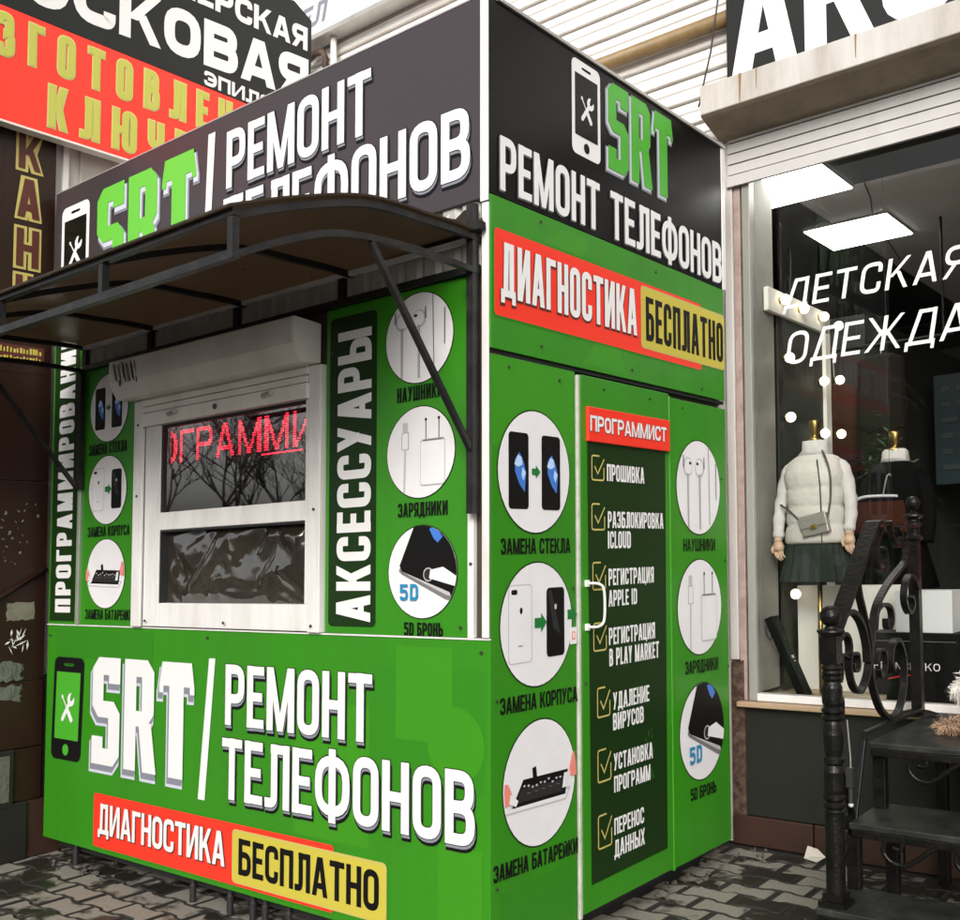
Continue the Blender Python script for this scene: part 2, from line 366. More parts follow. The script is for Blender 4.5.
def glyph(ch, w, h, t, rnd_r=0.45):
    """list of layers, each a list of polygons; layers of one letter overlap and get a hair's height apart"""
    l, r, b, T, m = t/2, w-t/2, t/2, h-t/2, h*0.5
    c = w/2; rad = rnd_r*(w-t)*1.15; G = []
    V = lambda x, y0=0, y1=h: G.append([[(x-t/2, y0), (x+t/2, y0), (x+t/2, y1), (x-t/2, y1)]])
    H = lambda y, x0=0, x1=w: G.append([[(x0, y-t*0.46), (x1, y-t*0.46), (x1, y+t*0.46), (x0, y+t*0.46)]])
    S = lambda x0, y0, x1, y1, q=1.0: G.append([[(x0-t*q/2, y0), (x0+t*q/2, y0), (x1+t*q/2, y1), (x1-t*q/2, y1)]])
    P = lambda pts, closed=False, rr=None: G.append(ribbon(fillet(pts, rad if rr is None else rr, closed), t, closed))
    if ch in 'ОO': P([(l, b), (r, b), (r, T), (l, T)], True)
    elif ch in 'СC': P([(r, h*.66), (r, T), (l, T), (l, b), (r, b), (r, h*.34)])
    elif ch == 'Э': P([(l, h*.66), (l, T), (r, T), (r, b), (l, b), (l, h*.34)]); H(m, w*.3, w-t)
    elif ch in 'РP': V(l); P([(l, T), (r, T), (r, h*.44), (l, h*.44)])
    elif ch == 'R': V(l); P([(l, T), (r, T), (r, h*.46), (l, h*.46)]); S(r+t*.05, 0, c+t*.2, h*.46)
    elif ch == 'Я': V(r); P([(r, T), (l, T), (l, h*.46), (r, h*.46)]); S(l, 0, c, h*.46)
    elif ch in 'ВB': V(l); P([(l, T), (r-t*.12, T), (r-t*.12, m+t*.1), (l, m+t*.1)]); P([(l, m), (r, m), (r, b), (l, b)])
    elif ch == 'Б': V(l); H(T, 0, w*.94); P([(l, h*.57), (r, h*.57), (r, b), (l, b)])
    elif ch in 'Ь': V(l); P([(l, h*.55), (r, h*.55), (r, b), (l, b)])
    elif ch == 'Ы':
        q = w*.72; V(l); P([(l, h*.55), (q-t/2, h*.55), (q-t/2, b), (l, b)]); V(r)
    elif ch in 'DД' and ch == 'D': V(l); P([(l, T), (r, T), (r, b), (l, b)])
    elif ch in 'ЕE': V(l); H(T); H(m+t*.02, 0, w*.9); H(b)
    elif ch == 'Г': V(l); H(T)
    elif ch in 'ТT': V(c); H(T)
    elif ch == 'П': V(l); V(r); H(T)
    elif ch in 'НH': V(l); V(r); H(m)
    elif ch == 'Ш': V(l); V(c); V(r); H(b)
    elif ch == 'Ц': q = w-t*.55; V(l); V(q-t/2); H(b, 0, w); G.append([[(w-t*.6, -h*.12), (w, -h*.12), (w, t*.5), (w-t*.6, t*.5)]])
    elif ch == 'Щ': q = w-t*.5; V(l); V(q/2); V(q-t/2); H(b, 0, w); G.append([[(w-t*.6, -h*.12), (w, -h*.12), (w, t*.5), (w-t*.6, t*.5)]])
    elif ch == 'Л': V(r); H(T, w*.22, w); P([(w*.24+t/2, h), (w*.24+t/2, b), (-.02*w, b)], False, t*.9)
    elif ch == 'Д': H(b+h*.0, 0, w); V(r-t*.35, 0, h); S(l+w*.16, 0, l+w*.22, h); H(T, w*.2, w-t*.4); G.append([[(0, -h*.12), (t*.8, -h*.12), (t*.8, t*.5), (0, t*.5)]]); G.append([[(w-t*.8, -h*.12), (w, -h*.12), (w, t*.5), (w-t*.8, t*.5)]])
    elif ch == 'Δ': H(b, 0, w); V(r-t*.35, 0, h); S(l+w*.06, 0, l+w*.34, h); H(T, w*.36, w-t*.4); G.append([[(0, -h*.15), (t*.8, -h*.15), (t*.8, t*.5), (0, t*.5)]]); G.append([[(w-t*.8, -h*.15), (w, -h*.15), (w, t*.5), (w-t*.8, t*.5)]])
    elif ch in 'АA': S(l, 0, c-t*.12, h); S(r, 0, c+t*.12, h); H(h*.27, w*.22, w*.78)
    elif ch == 'И': V(l); V(r); S(l+t*.2, 0, r-t*.2, h, .8)
    elif ch == 'Й': V(l, 0, h*.86); V(r, 0, h*.86); S(l+t*.2, 0, r-t*.2, h*.86, .8); G.append([[(w*.25, h*.9), (w*.75, h*.9), (w*.75, h*1.02), (w*.25, h*1.02)]])
    elif ch in 'МM': V(l); V(r); S(c, 0, l+t*.15, h, .85); S(c, 0, r-t*.15, h, .85)
    elif ch in 'КK': V(l); S(l+t*.6, h*.40, r, h); S(r+t*.05, 0, c, h*.56)
    elif ch == 'Ж': V(c); S(c-t*.2, h*.42, l, h); S(c+t*.2, h*.42, r, h); S(l, 0, c-t*.3, h*.6); S(r, 0, c+t*.3, h*.6)
    elif ch == 'Х': S(l, 0, r, h); S(r, 0, l, h)
    elif ch == 'У': S(w*.3, 0, r, h); S(c+t*.1, h*.36, l, h)
    elif ch == 'Y': V(c, 0, h*.45); S(c, h*.4, l, h); S(c, h*.4, r, h)
    elif ch == 'U': P([(l, h), (l, b), (r, b), (r, h)])
    elif ch == 'L': V(l); H(b)
    elif ch == 'I': V(c)
    elif ch == 'S': P([(r, h*.70), (r, T), (l, T), (l, m), (r, m), (r, b), (l, b), (l, h*.30)])
    elif ch == 'З': P([(l, h*.70), (l, T), (r-t*.1, T), (r-t*.1, m+t*.05), (w*.4, m+t*.05)]); P([(w*.4, m), (r, m), (r, b), (l, b), (l, h*.30)])
    elif ch == '5': V(l, h*.47, h); H(T, 0, w*.95); P([(l, h*.58), (r, h*.58), (r, b), (l, b), (l, h*.26)])
    elif ch == 'Ф': V(c, -h*.05, h*1.05); P([(l, h*.13), (r, h*.13), (r, h*.87), (l, h*.87)], True)
    elif ch == 'Ч': V(r); P([(l, h), (l, h*.42), (r, h*.42)])
    elif ch == 'Ю': V(l); H(m, 0, w*.45); q = w*.40+t/2; P([(q, b), (r, b), (r, T), (q, T)], True)
    elif ch == 'N': V(l); V(r); S(r-t*.2, 0, l+t*.2, h, .8)
    elif ch == 'F': V(l); H(T); H(m, 0, w*.85)
    return G
class Frame:
    def __init__(s, o, ex, ey, n): s.o, s.ex, s.ey, s.n = Vector(o), Vector(ex), Vector(ey), Vector(n)
    def P(s, a, b, w=0): return s.o+s.ex*a+s.ey*b+s.n*w
FRONT = Frame((0, 0, 0), (1, 0, 0), (0, 0, 1), (0, -1, 0))        # a = x (negative along the kiosk), b = height
SIDE = Frame((0, 0, 0), (0, 1, 0), (0, 0, 1), (1, 0, 0))
def text_polys(s, a0, b0, width, h, weight=.12, slope=0, shear=0, gap=.055, grow=0, rr=.45):
    """grow thickens the strokes all round (used for outlines under the letters)"""
    t = weight*h; g = gap*h
    W = sum(WID.get(c, .42) for c in s); k = (width-g*(len(s)-1))/W
    out = []; x = 0
    for c in s:
        w = WID.get(c, .42)*k
        if c == 'I': w = max(w, t)
        if c != ' ':
            for li, layer in enumerate(glyph(c, w+2*grow, h+2*grow, t+2*grow, rr)):
                for pl in layer:
                    out.append((li, [(a0+x+px-grow+shear*(py-grow), b0+(py-grow)+slope*(x+px)) for px, py in pl]))
        x += w+g
    return out
def text(mb, fr, s, a0, b0, width, h, mt, w=.002, **kw):
    for li, pl in text_polys(s, a0, b0, width, h, **kw):
        mb.poly([fr.P(a, b, w+li*.00014) for a, b in pl], mt)
def rrect(a0, b0, a1, b1, r, n=5):
    pts = []
    for cx, cy, s in ((a1-r, b0+r, -90), (a1-r, b1-r, 0), (a0+r, b1-r, 90), (a0+r, b0+r, 180)):
        for i in range(n+1):
            an = math.radians(s+90*i/n); pts.append((cx+r*math.cos(an), cy+r*math.sin(an)))
    return pts
def disc(ca, cb, ra, rb=None, n=40): rb = rb or ra; return [(ca+ra*math.cos(2*math.pi*i/n), cb+rb*math.sin(2*math.pi*i/n)) for i in range(n)]
def put(mb, fr, pts, mt, w): mb.poly([fr.P(a, b, w) for a, b in pts], mt)
def clip(poly, circ):
    out = poly
    for i in range(len(circ)):
        a, b = circ[i], circ[(i+1) % len(circ)]; inp, out = out, []
        if not inp: return []
        side = lambda p: (b[0]-a[0])*(p[1]-a[1])-(b[1]-a[1])*(p[0]-a[0])
        for j in range(len(inp)):
            p, q = inp[j-1], inp[j]; sp, sq = side(p), side(q)
            if (sp >= 0) != (sq >= 0):
                t = sp/(sp-sq); out.append((p[0]+(q[0]-p[0])*t, p[1]+(q[1]-p[1])*t))
            if sq >= 0: out.append(q)
    return out
def tools(mb, fr, ca, cb, s, mt, w):
    """crossed wrench and screwdriver, s = half height"""
    def rot(pts, an): c, n = math.cos(an), math.sin(an); return [(ca+(x*c-y*n)*s, cb+(x*n+y*c)*s) for x, y in pts]
    A = math.radians(38)
    put(mb, fr, rot([(-.05, -.1), (.05, -.1), (.05, .78), (.13, .92), (.0, 1.08), (-.13, .92), (-.05, .78)], A), mt, w)
    put(mb, fr, rot(rrect(-.17, -1.0, .17, -.08, .14), A), mt, w+.0002)
    put(mb, fr, rot(rrect(-.15, -1.0, .15, .42, .14), -A), mt, w+.0004)
    hd = [(-.42*math.cos(math.radians(a)), .74+.42*math.sin(math.radians(a))) for a in range(-60, 70, 12)]
    hd = [(.42*math.sin(math.radians(a)), .74+.42*math.cos(math.radians(a))) for a in range(28, 333, 12)] + [(-.14, .78), (0, .62), (.14, .78)]
    put(mb, fr, rot(hd, -A), mt, w+.0006)
def phone_icon(mb, fr, a0, b0, a1, b1, body, screen, tool, w, skew=0):
    W, Hh = a1-a0, b1-b0
    k = lambda pts: [(a+skew*(b-b0), b) for a, b in pts]
    put(mb, fr, k(rrect(a0, b0, a1, b1, W*.14)), body, w)
    put(mb, fr, k(rrect(a0+W*.10, b0+Hh*.20, a1-W*.10, b1-Hh*.145, W*.01)), screen, w+.0008)
    put(mb, fr, k(rrect(a0+W*.34, b1-Hh*.085, a1-W*.34, b1-Hh*.06, W*.04)), screen, w+.0008)
    put(mb, fr, k(disc(a0+W*.5, b0+Hh*.10, W*.10, n=20)), screen, w+.0008)
    tools(mb, fr, a0+W*.5+skew*Hh*.5, b0+Hh*.50, Hh*.155, tool, w+.0016)

def picture(fr, ca, cb, r, kind, parent, w, label=None):
    mb = MB(); D = disc(ca, cb, r)
    put(mb, fr, disc(ca, cb, r*1.025), 'dark_green_print', w); put(mb, fr, D, 'picture_white', w+.0008)
    q = [0]
    def s(pts, mt):
        q[0] += 1; c = clip([(ca+x*r, cb+y*r) for x, y in pts], D)
        if len(c) > 2: put(mb, fr, c, mt, w+.0016+q[0]*.00022)
    if kind == 'glass':
        for o in (-.46, .44):
            s(rrect(o-.27, -.62, o+.27, .62, .07), 'print_black')
            s([(o-.10, .18), (o+.02, .30), (o+.14, .14), (o+.20, -.05), (o+.16, -.34), (o+.02, -.22), (o-.10, -.02)], 'print_blue')
            s([(o-.12, .10), (o-.02, .26), (o+.08, .22), (o+.10, .10), (o-.02, .06)], 'print_pale_blue')
            s([(o+.10, .06), (o+.19, -.02), (o+.12, -.16), (o+.07, -.06)], 'print_pale_blue')
        s([(-.11, -.05), (.0, -.05), (.0, -.11), (.13, .0), (.0, .11), (.0, .05), (-.11, .05)], 'print_arrow')
    elif kind == 'body':
        s(rrect(-.80, -.60, -.16, .66, .08), 'picture_shade'); s(rrect(-.78, -.58, -.18, .64, .07), 'picture_white')
        s(rrect(-.72, .50, -.56, .58, .03), 'print_black'); s(disc(-.46, .24, .04, .055, 10), 'print_black'); s(rrect(-.54, -.33, -.42, -.31, .01), 'picture_line')
        s(rrect(.24, -.56, .76, .58, .08), 'print_black'); s([(.28, .52), (.38, .54), (.64, -.20), (.44, -.10)], 'rubber_black'); s(disc(.50, .26, .035, .05, 10), 'picture_shade')
        s([(-.10, -.06), (.08, -.06), (.08, -.14), (.24, .02), (.08, .18), (.08, .10), (-.10, .10)], 'print_arrow')
    elif kind == 'battery':
        s([(-.96, -.36), (.72, -.42), (.86, -.22), (-.70, -.18)], 'picture_shade'); s([(-.92, -.33), (.70, -.39), (.80, -.26), (-.70, -.22)], 'picture_white')
        s([(-.78, -.28), (.70, -.32), (.78, .08), (-.48, .12)], 'print_black'); s([(-.66, -.22), (.62, -.26), (.66, -.06), (-.54, -.02)], 'rubber_black')
        s([(-.22, .08), (-.10, .08), (-.14, .28), (-.24, .26)], 'print_black')
        for i in range(11):
            x = -.48+i*.11; y = .05-rnd.random()*.09
            s([(x, y), (x+.055, y), (x+.05, y-.035), (x, y-.03)], 'picture_shade')
        for i in range(5):
            x = -.4+i*.2; s([(x, -.10), (x+.10, -.11), (x+.10, -.12), (x, -.11)], 'picture_line')
        s([(.58, -.2), (.70, -.2), (.74, .04), (.64, .04)], 'picture_white')
        s([(-1.0, .14), (-.9, .12), (-.80, -.06), (-.84, -.20), (-1.0, -.22)], 'print_pink'); s([(-.84, -.04), (-.64, -.18), (-.70, -.26), (-.88, -.18)], 'picture_white')
        s([(1.0, .42), (.88, .32), (.80, .10), (.82, -.04), (1.0, -.06)], 'print_pink')
    elif kind == 'earphones':
        for o, f in ((-.50, 1), (.02, -1)):
            s(disc(o, .42, .21, .21, 20), 'picture_shade'); s(disc(o+f*.02, .43, .17, .17, 18), 'picture_white'); s(disc(o+.10*f, .50, .055, .035, 10), 'print_black')
            s([(o-.035, .28), (o+.035, .28), (o+.028, -.9), (o-.028, -.9)], 'picture_line'); s([(o-.018, .27), (o+.018, .27), (o+.014, -.9), (o-.014, -.9)], 'picture_shade')
            s([(o-.20*f-.02, .66), (o-.20*f+.02, .66), (o-.20*f+.03, .40), (o-.20*f-.03, .40)], 'picture_line')
        s([(.42, .9), (.445, .9), (.48, -.8), (.455, -.8)], 'picture_line'); s([(.76, .55), (.80, .55), (.79, -.25), (.76, -.25)], 'picture_line')
    elif kind == 'charger':
        s(rrect(-.52, .46, -.36, .68, .02), 'picture_shade'); s(rrect(-.55, .08, -.33, .46, .03), 'picture_line'); s(rrect(-.535, .09, -.345, .45, .03), 'picture_white')
        s([(-.47, .08), (-.41, .08), (-.44, -.9), (-.49, -.9)], 'picture_shade')
        for o in (.18, .56): s([(o-.015, .72), (o+.015, .72), (o+.015, .26), (o-.015, .26)], 'picture_line'); s(disc(o, .70, .035, .035, 10), 'print_black')
        s(rrect(.02, -.74, .74, .27, .06), 'picture_shade'); s(rrect(.04, -.72, .72, .22, .06), 'picture_white'); s(rrect(.10, .22, .68, .26, .01), 'picture_line')
    elif kind == 'film':
        s([(-.64, .10), (-.22, 1.0), (.7, .95), (1.0, .1), (1.0, -.38), (.88, -.62), (.70, -.60), (-.60, -.05), (-.68, .02)], 'picture_line')
        s([(-.66, .14), (-.20, 1.05), (.7, 1.0), (1.02, .1), (1.0, -.30), (.86, -.52), (-.56, -.02)], 'print_black')
        s([(.22, .92), (.40, .98), (.60, .74), (.46, .62), (.34, .72)], 'print_blue'); s([(-.62, .02), (-.52, -.01), (.80, -.44), (.84, -.52), (.72, -.50)], 'picture_shade')
        s(disc(.20, -.06, .15, .15, 18), 'picture_shade'); s(disc(.20, -.06, .125, .125, 18), 'rubber_black')
        s([(.26, .04), (.62, .10), (1.0, -.10), (1.0, -.32), (.74, -.26), (.22, -.14)], 'picture_white')
        for j, (c, x, m_) in enumerate((('5', -.62, 'print_teal'), ('D', -.32, 'print_teal'))):
            for li, pl in text_polys(c, ca+x*r, cb-.62*r, .24*r, .36*r, weight=.2): mb.poly([fr.P(a, b, w+.006+li*.0002) for a, b in pl], m_)
    o = mb.build('picture', parent)
    if label: o['label'] = label
    return o

def catmull(pts, n=6):
    out = []; P = [pts[0]]+list(pts)+[pts[-1]]
    for i in range(1, len(P)-2):
        p0, p1, p2, p3 = [Vector(P[i+d]) for d in (-1, 0, 1, 2)]
        for k in range(n):
            t = k/n
            out.append(tuple(0.5*((2*p1)+(p2-p0)*t+(2*p0-5*p1+4*p2-p3)*t*t+(3*p1-p0-3*p2+p3)*t**3)))
    out.append(tuple(pts[-1])); return out

# ================================================================== SETTING: ground
ZG = 0.02
mb = MB(); mb.poly([(-200, -200, ZG-.030), (200, -200, ZG-.030), (200, 200, ZG-.030), (-200, 200, ZG-.030)], 'asphalt')
tag(mb.build('ground', base=(0, 0, 0)), kind='structure')
mb = MB(); mb.poly([(-5, -4.5, ZG-.012), (4.5, -4.5, ZG-.012), (4.5, 2.1, ZG-.012), (-5, 2.1, ZG-.012)], 'paving_joint')
PL, PW, PA, GAP = .225, .125, .016, .011
def wave(x):                       # edge of a bone shaped paver
    t = (x/PL) % 1.0
    for a, b, c, d in ((0, .18, 0, 0), (.18, .30, 0, 1), (.30, .70, 1, 1), (.70, .82, 1, 0), (.82, 1, 0, 0)):
        if a <= t <= b: return (c+(d-c)*(t-a)/(b-a)-.5)*2*PA/2
    return 0
def add_paver(mb, ix, iy):
    off = PL/2 if iy % 2 else 0.0
    x0 = ix*PL+off; y0 = iy*PW
    ks = [GAP/PL, .18, .30, .70, .82, 1-GAP/PL]
    bot = [(x0+k*PL, y0+wave(k*PL)+GAP/2) for k in ks]
    top = [(x0+k*PL, y0+PW+wave(k*PL+PL/2)-GAP/2) for k in ks][::-1]
    out = bot+top; cx = x0+PL/2; cy = y0+PW/2
    dz = rnd.uniform(-.0025, .0025); tx, ty = rnd.uniform(-.012, .012), rnd.uniform(-.012, .012)
    hz = lambda p: ZG-.004+dz+tx*(p[0]-cx)+ty*(p[1]-cy)
    ins = [(cx+(p[0]-cx)*.955, cy+(p[1]-cy)*.93) for p in out]
    n = len(out)
    vs = [(p[0], p[1], ZG-.02) for p in out]+[(p[0], p[1], hz(p)-.004) for p in out]+[(p[0], p[1], hz(p)) for p in ins]
    fs = [(i, (i+1) % n, n+(i+1) % n, n+i) for i in range(n)]+[(n+i, n+(i+1) % n, 2*n+(i+1) % n, 2*n+i) for i in range(n)]+[tuple(range(2*n, 3*n))]
    mb.mesh(vs, fs[:2*n], 'paving_joint'); i0 = len(mb.v)-n; mb.f.append(tuple(range(i0, i0+n))); mb.m.append(mb.mi('paver_concrete'))
for iy in range(-18, 17):
    for ix in range(-22, 19):
        if -2.6 < ix*PL < -.4 and .25 < iy*PW < 1.5: continue
        if iy*PW+PW > 2.08: continue
        add_paver(mb, ix, iy)
tag(mb.build('pavement', base=(0, 0, 0)), kind='structure')

# ================================================================== ANNEX with signs on the left
ann = thing('annex_building', (-3.2, -1, ZG), 'pale walled building wing with dark brown glossy cladding behind the left end of the kiosk', 'building')
mb = MB(); mb.box(-5.5, -2.90, -.50, 2.08, ZG, 4.2, 'plaster_pale'); wall = mb.build('wall', ann)
mb = MB()
for z0, z1 in ((.30, .552), (.558, .878), (.884, 1.86), (1.866, 2.72), (2.726, 3.7)):
    mb.box(-2.898, -2.858, -.50, .012, z0, z1, 'brown_cladding')
mb.build('cladding', ann, bevel=.003)
mb = MB(); mb.box(-2.897, -2.85, -.50, -.06, ZG, .297, 'plinth_grey'); mb.box(-2.897, -2.864, -.06, 2.04, ZG, .297, 'brown_tile'); mb.box(-2.897, -2.87, .014, 2.04, .30, .9, 'plinth_grey'); mb.build('plinth', ann, bevel=.004)
mb = MB(); mb.tube([(-2.852, -.49, 1.148), (-2.852, -.221, 1.297), (-2.852, .010, 1.428)], .014, 'brown_cladding', n=6); mb.build('rail_moulding', ann, smooth=True)
mb = MB(); mb.box(-2.86, -2.846, -.48, -.135, .28, .555, 'plinth_grey'); mb.box(-2.847, -2.842, -.47, -.155, .31, .53, 'foil_tape'); mb.build('hatch', ann, bevel=.003)
mb = MB(); mb.box(-2.90, -2.875, .06, .09, 2.55, 3.75, 'white_plastic'); mb.box(-2.90, -2.885, .16, .172, 2.55, 3.75, 'plaster_pale'); mb.build('corner_strip', ann)

def scrap(name, y0, z0, y1, z1, mt, label, cat, ragged=.2, thick=.002):
    mb = MB(); n = 9; pts = []
    for (ya, za, yb, zb) in ((y0, z0, y1, z0), (y1, z0, y1, z1), (y1, z1, y0, z1), (y0, z1, y0, z0)):
        for i in range(n):
            t = i/n; j = ragged*min(abs(y1-y0), abs(z1-z0))*.5
            pts.append((ya+(yb-ya)*t+rnd.uniform(-j, j), za+(zb-za)*t+rnd.uniform(-j, j)))
    mb.prism(pts, -2.8575, -2.8575+thick, 'x', mt)
    return tag(mb.build(name, base=(-2.857, (y0+y1)/2, z0)), label, cat)
scrap('paper_notice', -.185, 1.18, -.046, 1.265, 'paper_scrap', 'small yellowed paper notice pasted on the brown wall beside the kiosk', 'notice', .10)
scrap('foil_patch', -.30, .885, -.10, .98, 'foil_tape', 'crumpled silver foil patch on the brown wall, upper of two', 'foil patch', .25)
scrap('foil_patch', -.30, .79, -.105, .868, 'foil_tape', 'torn silver foil patch on the brown wall, lower of two', 'foil patch', .3)
mb = MB()
for i in range(15):
    cy, cz = rnd.uniform(-.18, -.07), rnd.uniform(1.035, 1.12); a = rnd.uniform(0, 3.1); l = rnd.uniform(.012, .035); t = rnd.uniform(.002, .006)
    c, s_ = math.cos(a), math.sin(a)
    mb.prism([(cy+c*l-s_*t*.3, cz+s_*l+c*t*.3), (cy-s_*t, cz+c*t), (cy-c*l, cz-s_*l), (cy+s_*t, cz-c*t)], -2.8575, -2.8565-.00005*i, 'x', 'print_white')
tag(mb.build('torn_sticker', base=(-2.857, -.12, 1.04)), 'white remains of a torn off sticker on the brown wall below the paper notice', 'sticker')
mb = MB()
for i in range(34):
    cy, cz = rnd.uniform(-.26, -.03), rnd.uniform(1.45, 1.76); a = rnd.uniform(0, 3.1); l = rnd.uniform(.003, .012); t = rnd.uniform(.002, .007)
    c, s_ = math.cos(a), math.sin(a)
    mb.prism([(cy+c*l, cz+s_*l), (cy-s_*t, cz+c*t), (cy-c*l, cz-s_*l), (cy+s_*t, cz-c*t)], -2.8575, -2.8565-.00003*i, 'x', 'paper_scrap')
tag(mb.build('glue_remains', base=(-2.857, -.15, 1.45)), 'pale specks of old glue and paper on the brown wall left of the kiosk window', 'glue remains', kind='stuff')

# upright letters on the brown cladding
WALLX = Frame((-2.856, 0, 0), (0, 1, 0), (0, 0, 1), (1, 0, 0))
st = thing('letter_sign', (-2.856, -.13, 2.45), 'column of upright brown letters with yellow outlines on the brown wall', 'sign')
mb = MB(); mb.box(-2.8585, -2.8565, -.26, -.005, 2.40, 3.72, 'brown_cladding'); mb.build('backing', st)
def stack(ch, y0, z0, w, h):
    mb = MB()
    text(mb, WALLX, ch, y0, z0, w, h, 'print_gold', w=.002, weight=.22, grow=.012)
    text(mb, WALLX, ch, y0, z0, w, h, 'print_red_brown', w=.0045, weight=.20, grow=-.001)
    mb.build('letter', st)
stack('К', -.190, 3.425, .118, .185); stack('А', -.190, 3.180, .118, .200); stack('Н', -.190, 2.930, .118, .195); stack('Ц', -.190, 2.700, .118, .190)
mb = MB(); mb.box(-2.8565, -2.852, -.26, -.03, 2.445, 2.535, 'print_red_brown')
for i in range(26):
    y = -.255+(i % 13)*.0165; z = 2.495 if i < 13 else 2.452; mb.box(-2.852, -2.8512, y, y+rnd.uniform(.006, .014), z, z+rnd.uniform(.018, .032), 'print_yellow' if rnd.random() < .7 else 'print_gold')
tag(mb.build('price_strip', base=(-2.856, -.15, 2.445)), 'narrow red strip with yellow marks on the brown wall under the awning', 'sign')

# big signs of the annex
SX = -2.76
SGN = Frame((SX, 0, 0), (0, 1, 0), (0, 0, 1), (1, 0, 0))
ks = thing('key_sign', (SX-.03, -.5, 3.59), 'red sign board with large olive letters above the brown wall', 'sign')
mb = MB(); mb.box(SX-.05, SX-.001, -.9, 1.66, 3.60, 4.165, 'print_red'); mb.build('board', ks)
mb = MB(); mb.box(SX-.055, SX+.006, -.9, 1.665, 3.588, 3.5985, 'white_paint_metal'); mb.build('edge_strip', ks)
mb = MB()
for s_, y0, z0, w_, h_ in (('ИЗГОТОВЛЕНИЕ', -.535, 3.918, 1.89, .212), ('КЛЮЧЕЙ', -.090, 3.640, 1.0, .215)):
    text(mb, SGN, s_, y0, z0, w_, h_, 'print_cream', w=.001, weight=.165, grow=.007, gap=.36, rr=.36)
    text(mb, SGN, s_, y0, z0, w_, h_, 'print_olive', w=.0035, weight=.165, grow=.001, gap=.36, rr=.36)
mb.build('lettering', ks)
bs = thing('salon_sign', (SX-.03, 0, 4.17), 'black torn banner with hand cut white letters above the red sign', 'sign')
mb = MB()
top = [(-.9, 5.75), (.4, 5.52), (.9, 5.26), (1.10, 5.12), (1.18, 4.98), (1.30, 5.00), (1.40, 4.93), (1.50, 4.95), (1.645, 4.875)]
prof = [(-.9, 4.168), (1.64, 4.168)] + top[::-1]
mb.prism(prof, SX-.05, SX-.001, 'x', 'sign_charcoal'); mb.build('board', bs)
mb = MB()
text(mb, SGN, 'МОСКОВАЯ', -.58, 4.215, 2.20, .275, 'print_white', w=.001, weight=.25, gap=.08, rr=.45, slope=.055)
text(mb, SGN, 'ЭПИЛЯЦИЯ', .835, 4.178, .80, .085, 'print_white', w=.001, weight=.24, gap=.12)
text(mb, SGN, 'МАХЕРСКАЯ', .30, 4.625, 1.31, .150, 'print_white', w=.001, weight=.24, gap=.09, slope=.03)
mb.build('lettering', bs)
mb = MB()
for i in range(7):
    y = 1.06+i*.045; z = 5.06-i*.02
    mb.poly([(SX+.002, y, z), (SX+.05+.02*rnd.random(), y+.05, z-.02), (SX+.03, y+.03, z-.05-.03*rnd.random()), (SX+.004, y+.0, z-.03)], 'print_white' if i % 2 else 'sign_charcoal')
mb.build('torn_flap', bs)

# ================================================================== SHOP BUILDING behind
YF = 2.05
shop = thing('shop_building', (0, 2.1, ZG), 'shop building with white lap siding above a large display window, behind the kiosk', 'building')
mb = MB(); z = 3.5; i = 0
while z < 7.0:
    for xa, xb in ((-7.0, 4.5),):
        prof = [(2.12, z), (2.082, z+.004), (2.078, z+.02), (2.088, z+.058), (2.080, z+.066), (2.090, z+.074), (2.10, z+.118), (2.12, z+.118)]
        mb.prism([(a, b) for a, b in prof], xa, xb, 'x', 'siding_white')
    z += .127
mb.build('siding', shop)
mb = MB(); mb.box(-7, 4.5, 2.125, 2.25, 3.46, 7.0, 'siding_gap'); mb.build('siding_backing', shop)
mb = MB(); mb.box(-2.86, -.135, 2.08, 2.25, ZG, 3.49, 'plaster_pale'); mb.build('wall', shop)
mb = MB(); mb.box(-.132, -.088, YF, 2.12, .895, 3.5, 'worn_white_metal'); mb.build('corner_post', shop, bevel=.004)
mb = MB()
pts = [(-.132, ZG), (-.066, ZG), (-.066, .893), (-.10, .886), (-.118, .892), (-.132, .88)]
mb.prism(pts, YF+.01, 2.12, 'y', 'rust'); mb.build('rusty_post_foot', shop)
mb = MB(); mb.box(-.086, -.052, YF+.012, 2.10, .702, 3.26, 'old_pink_paint'); mb.box(-.0515, -.0395, YF+.03, 2.10, .702, 3.26, 'rubber_black'); mb.build('frame_edge', shop, bevel=.003)
mb = MB(); mb.box(-.062, 4.4, 2.062, 2.14, .160, .672, 'panel_charcoal'); mb.build('lower_panel', shop, bevel=.003)
mb = MB()
for k in range(10):
    mb.box(-.130+.40*k, .262+.40*k, YF, 2.14, ZG, .157, 'brown_tile')
mb.build('plinth', shop, bevel=.004)
mb = MB(); mb.box(-.085, 4.4, 2.01, 2.16, .676, .700, 'wood_sill'); mb.build('sill', shop, bevel=.004)
mb = MB(); mb.box(-.062, -.0665+.006, 2.058, 2.061, .16, .674, 'rust'); mb.build('panel_edge', shop)
win = MB(); win.box(-.039, .0, 2.055, 2.12, .703, 3.26, 'frame_grey'); win.box(.001, 4.4, 2.055, 2.12, .703, .738, 'white_plastic'); win.box(.001, 4.4, 2.056, 2.12, 3.255, 3.32, 'white_plastic')
wf = win.build('window_frame', shop, bevel=.003)
mb = MB(); mb.poly([(.0005, 2.080, .739), (4.4, 2.080, .739), (4.4, 2.080, 3.254), (.0005, 2.080, 3.254)], 'shop_glass'); pane = mb.build('pane', wf)
GL = Frame((0, 2.076, 0), (1, 0, 0), (0, 0, 1), (0, -1, 0))
mb = MB()
text(mb, GL, 'ΔЕТСКАЯ', .160, 2.570, .815, .139, 'print_white', w=.001, weight=.128, shear=.16, gap=.17, slope=.008, rr=.43); mb.build('lettering', wf); mb = MB()
text(mb, GL, 'ОΔЕЖΔА', .163, 2.300, .81, .155, 'print_white', w=.001, weight=.115, shear=.16, gap=.13, slope=.010, rr=.43)
mb.build('lettering', wf)
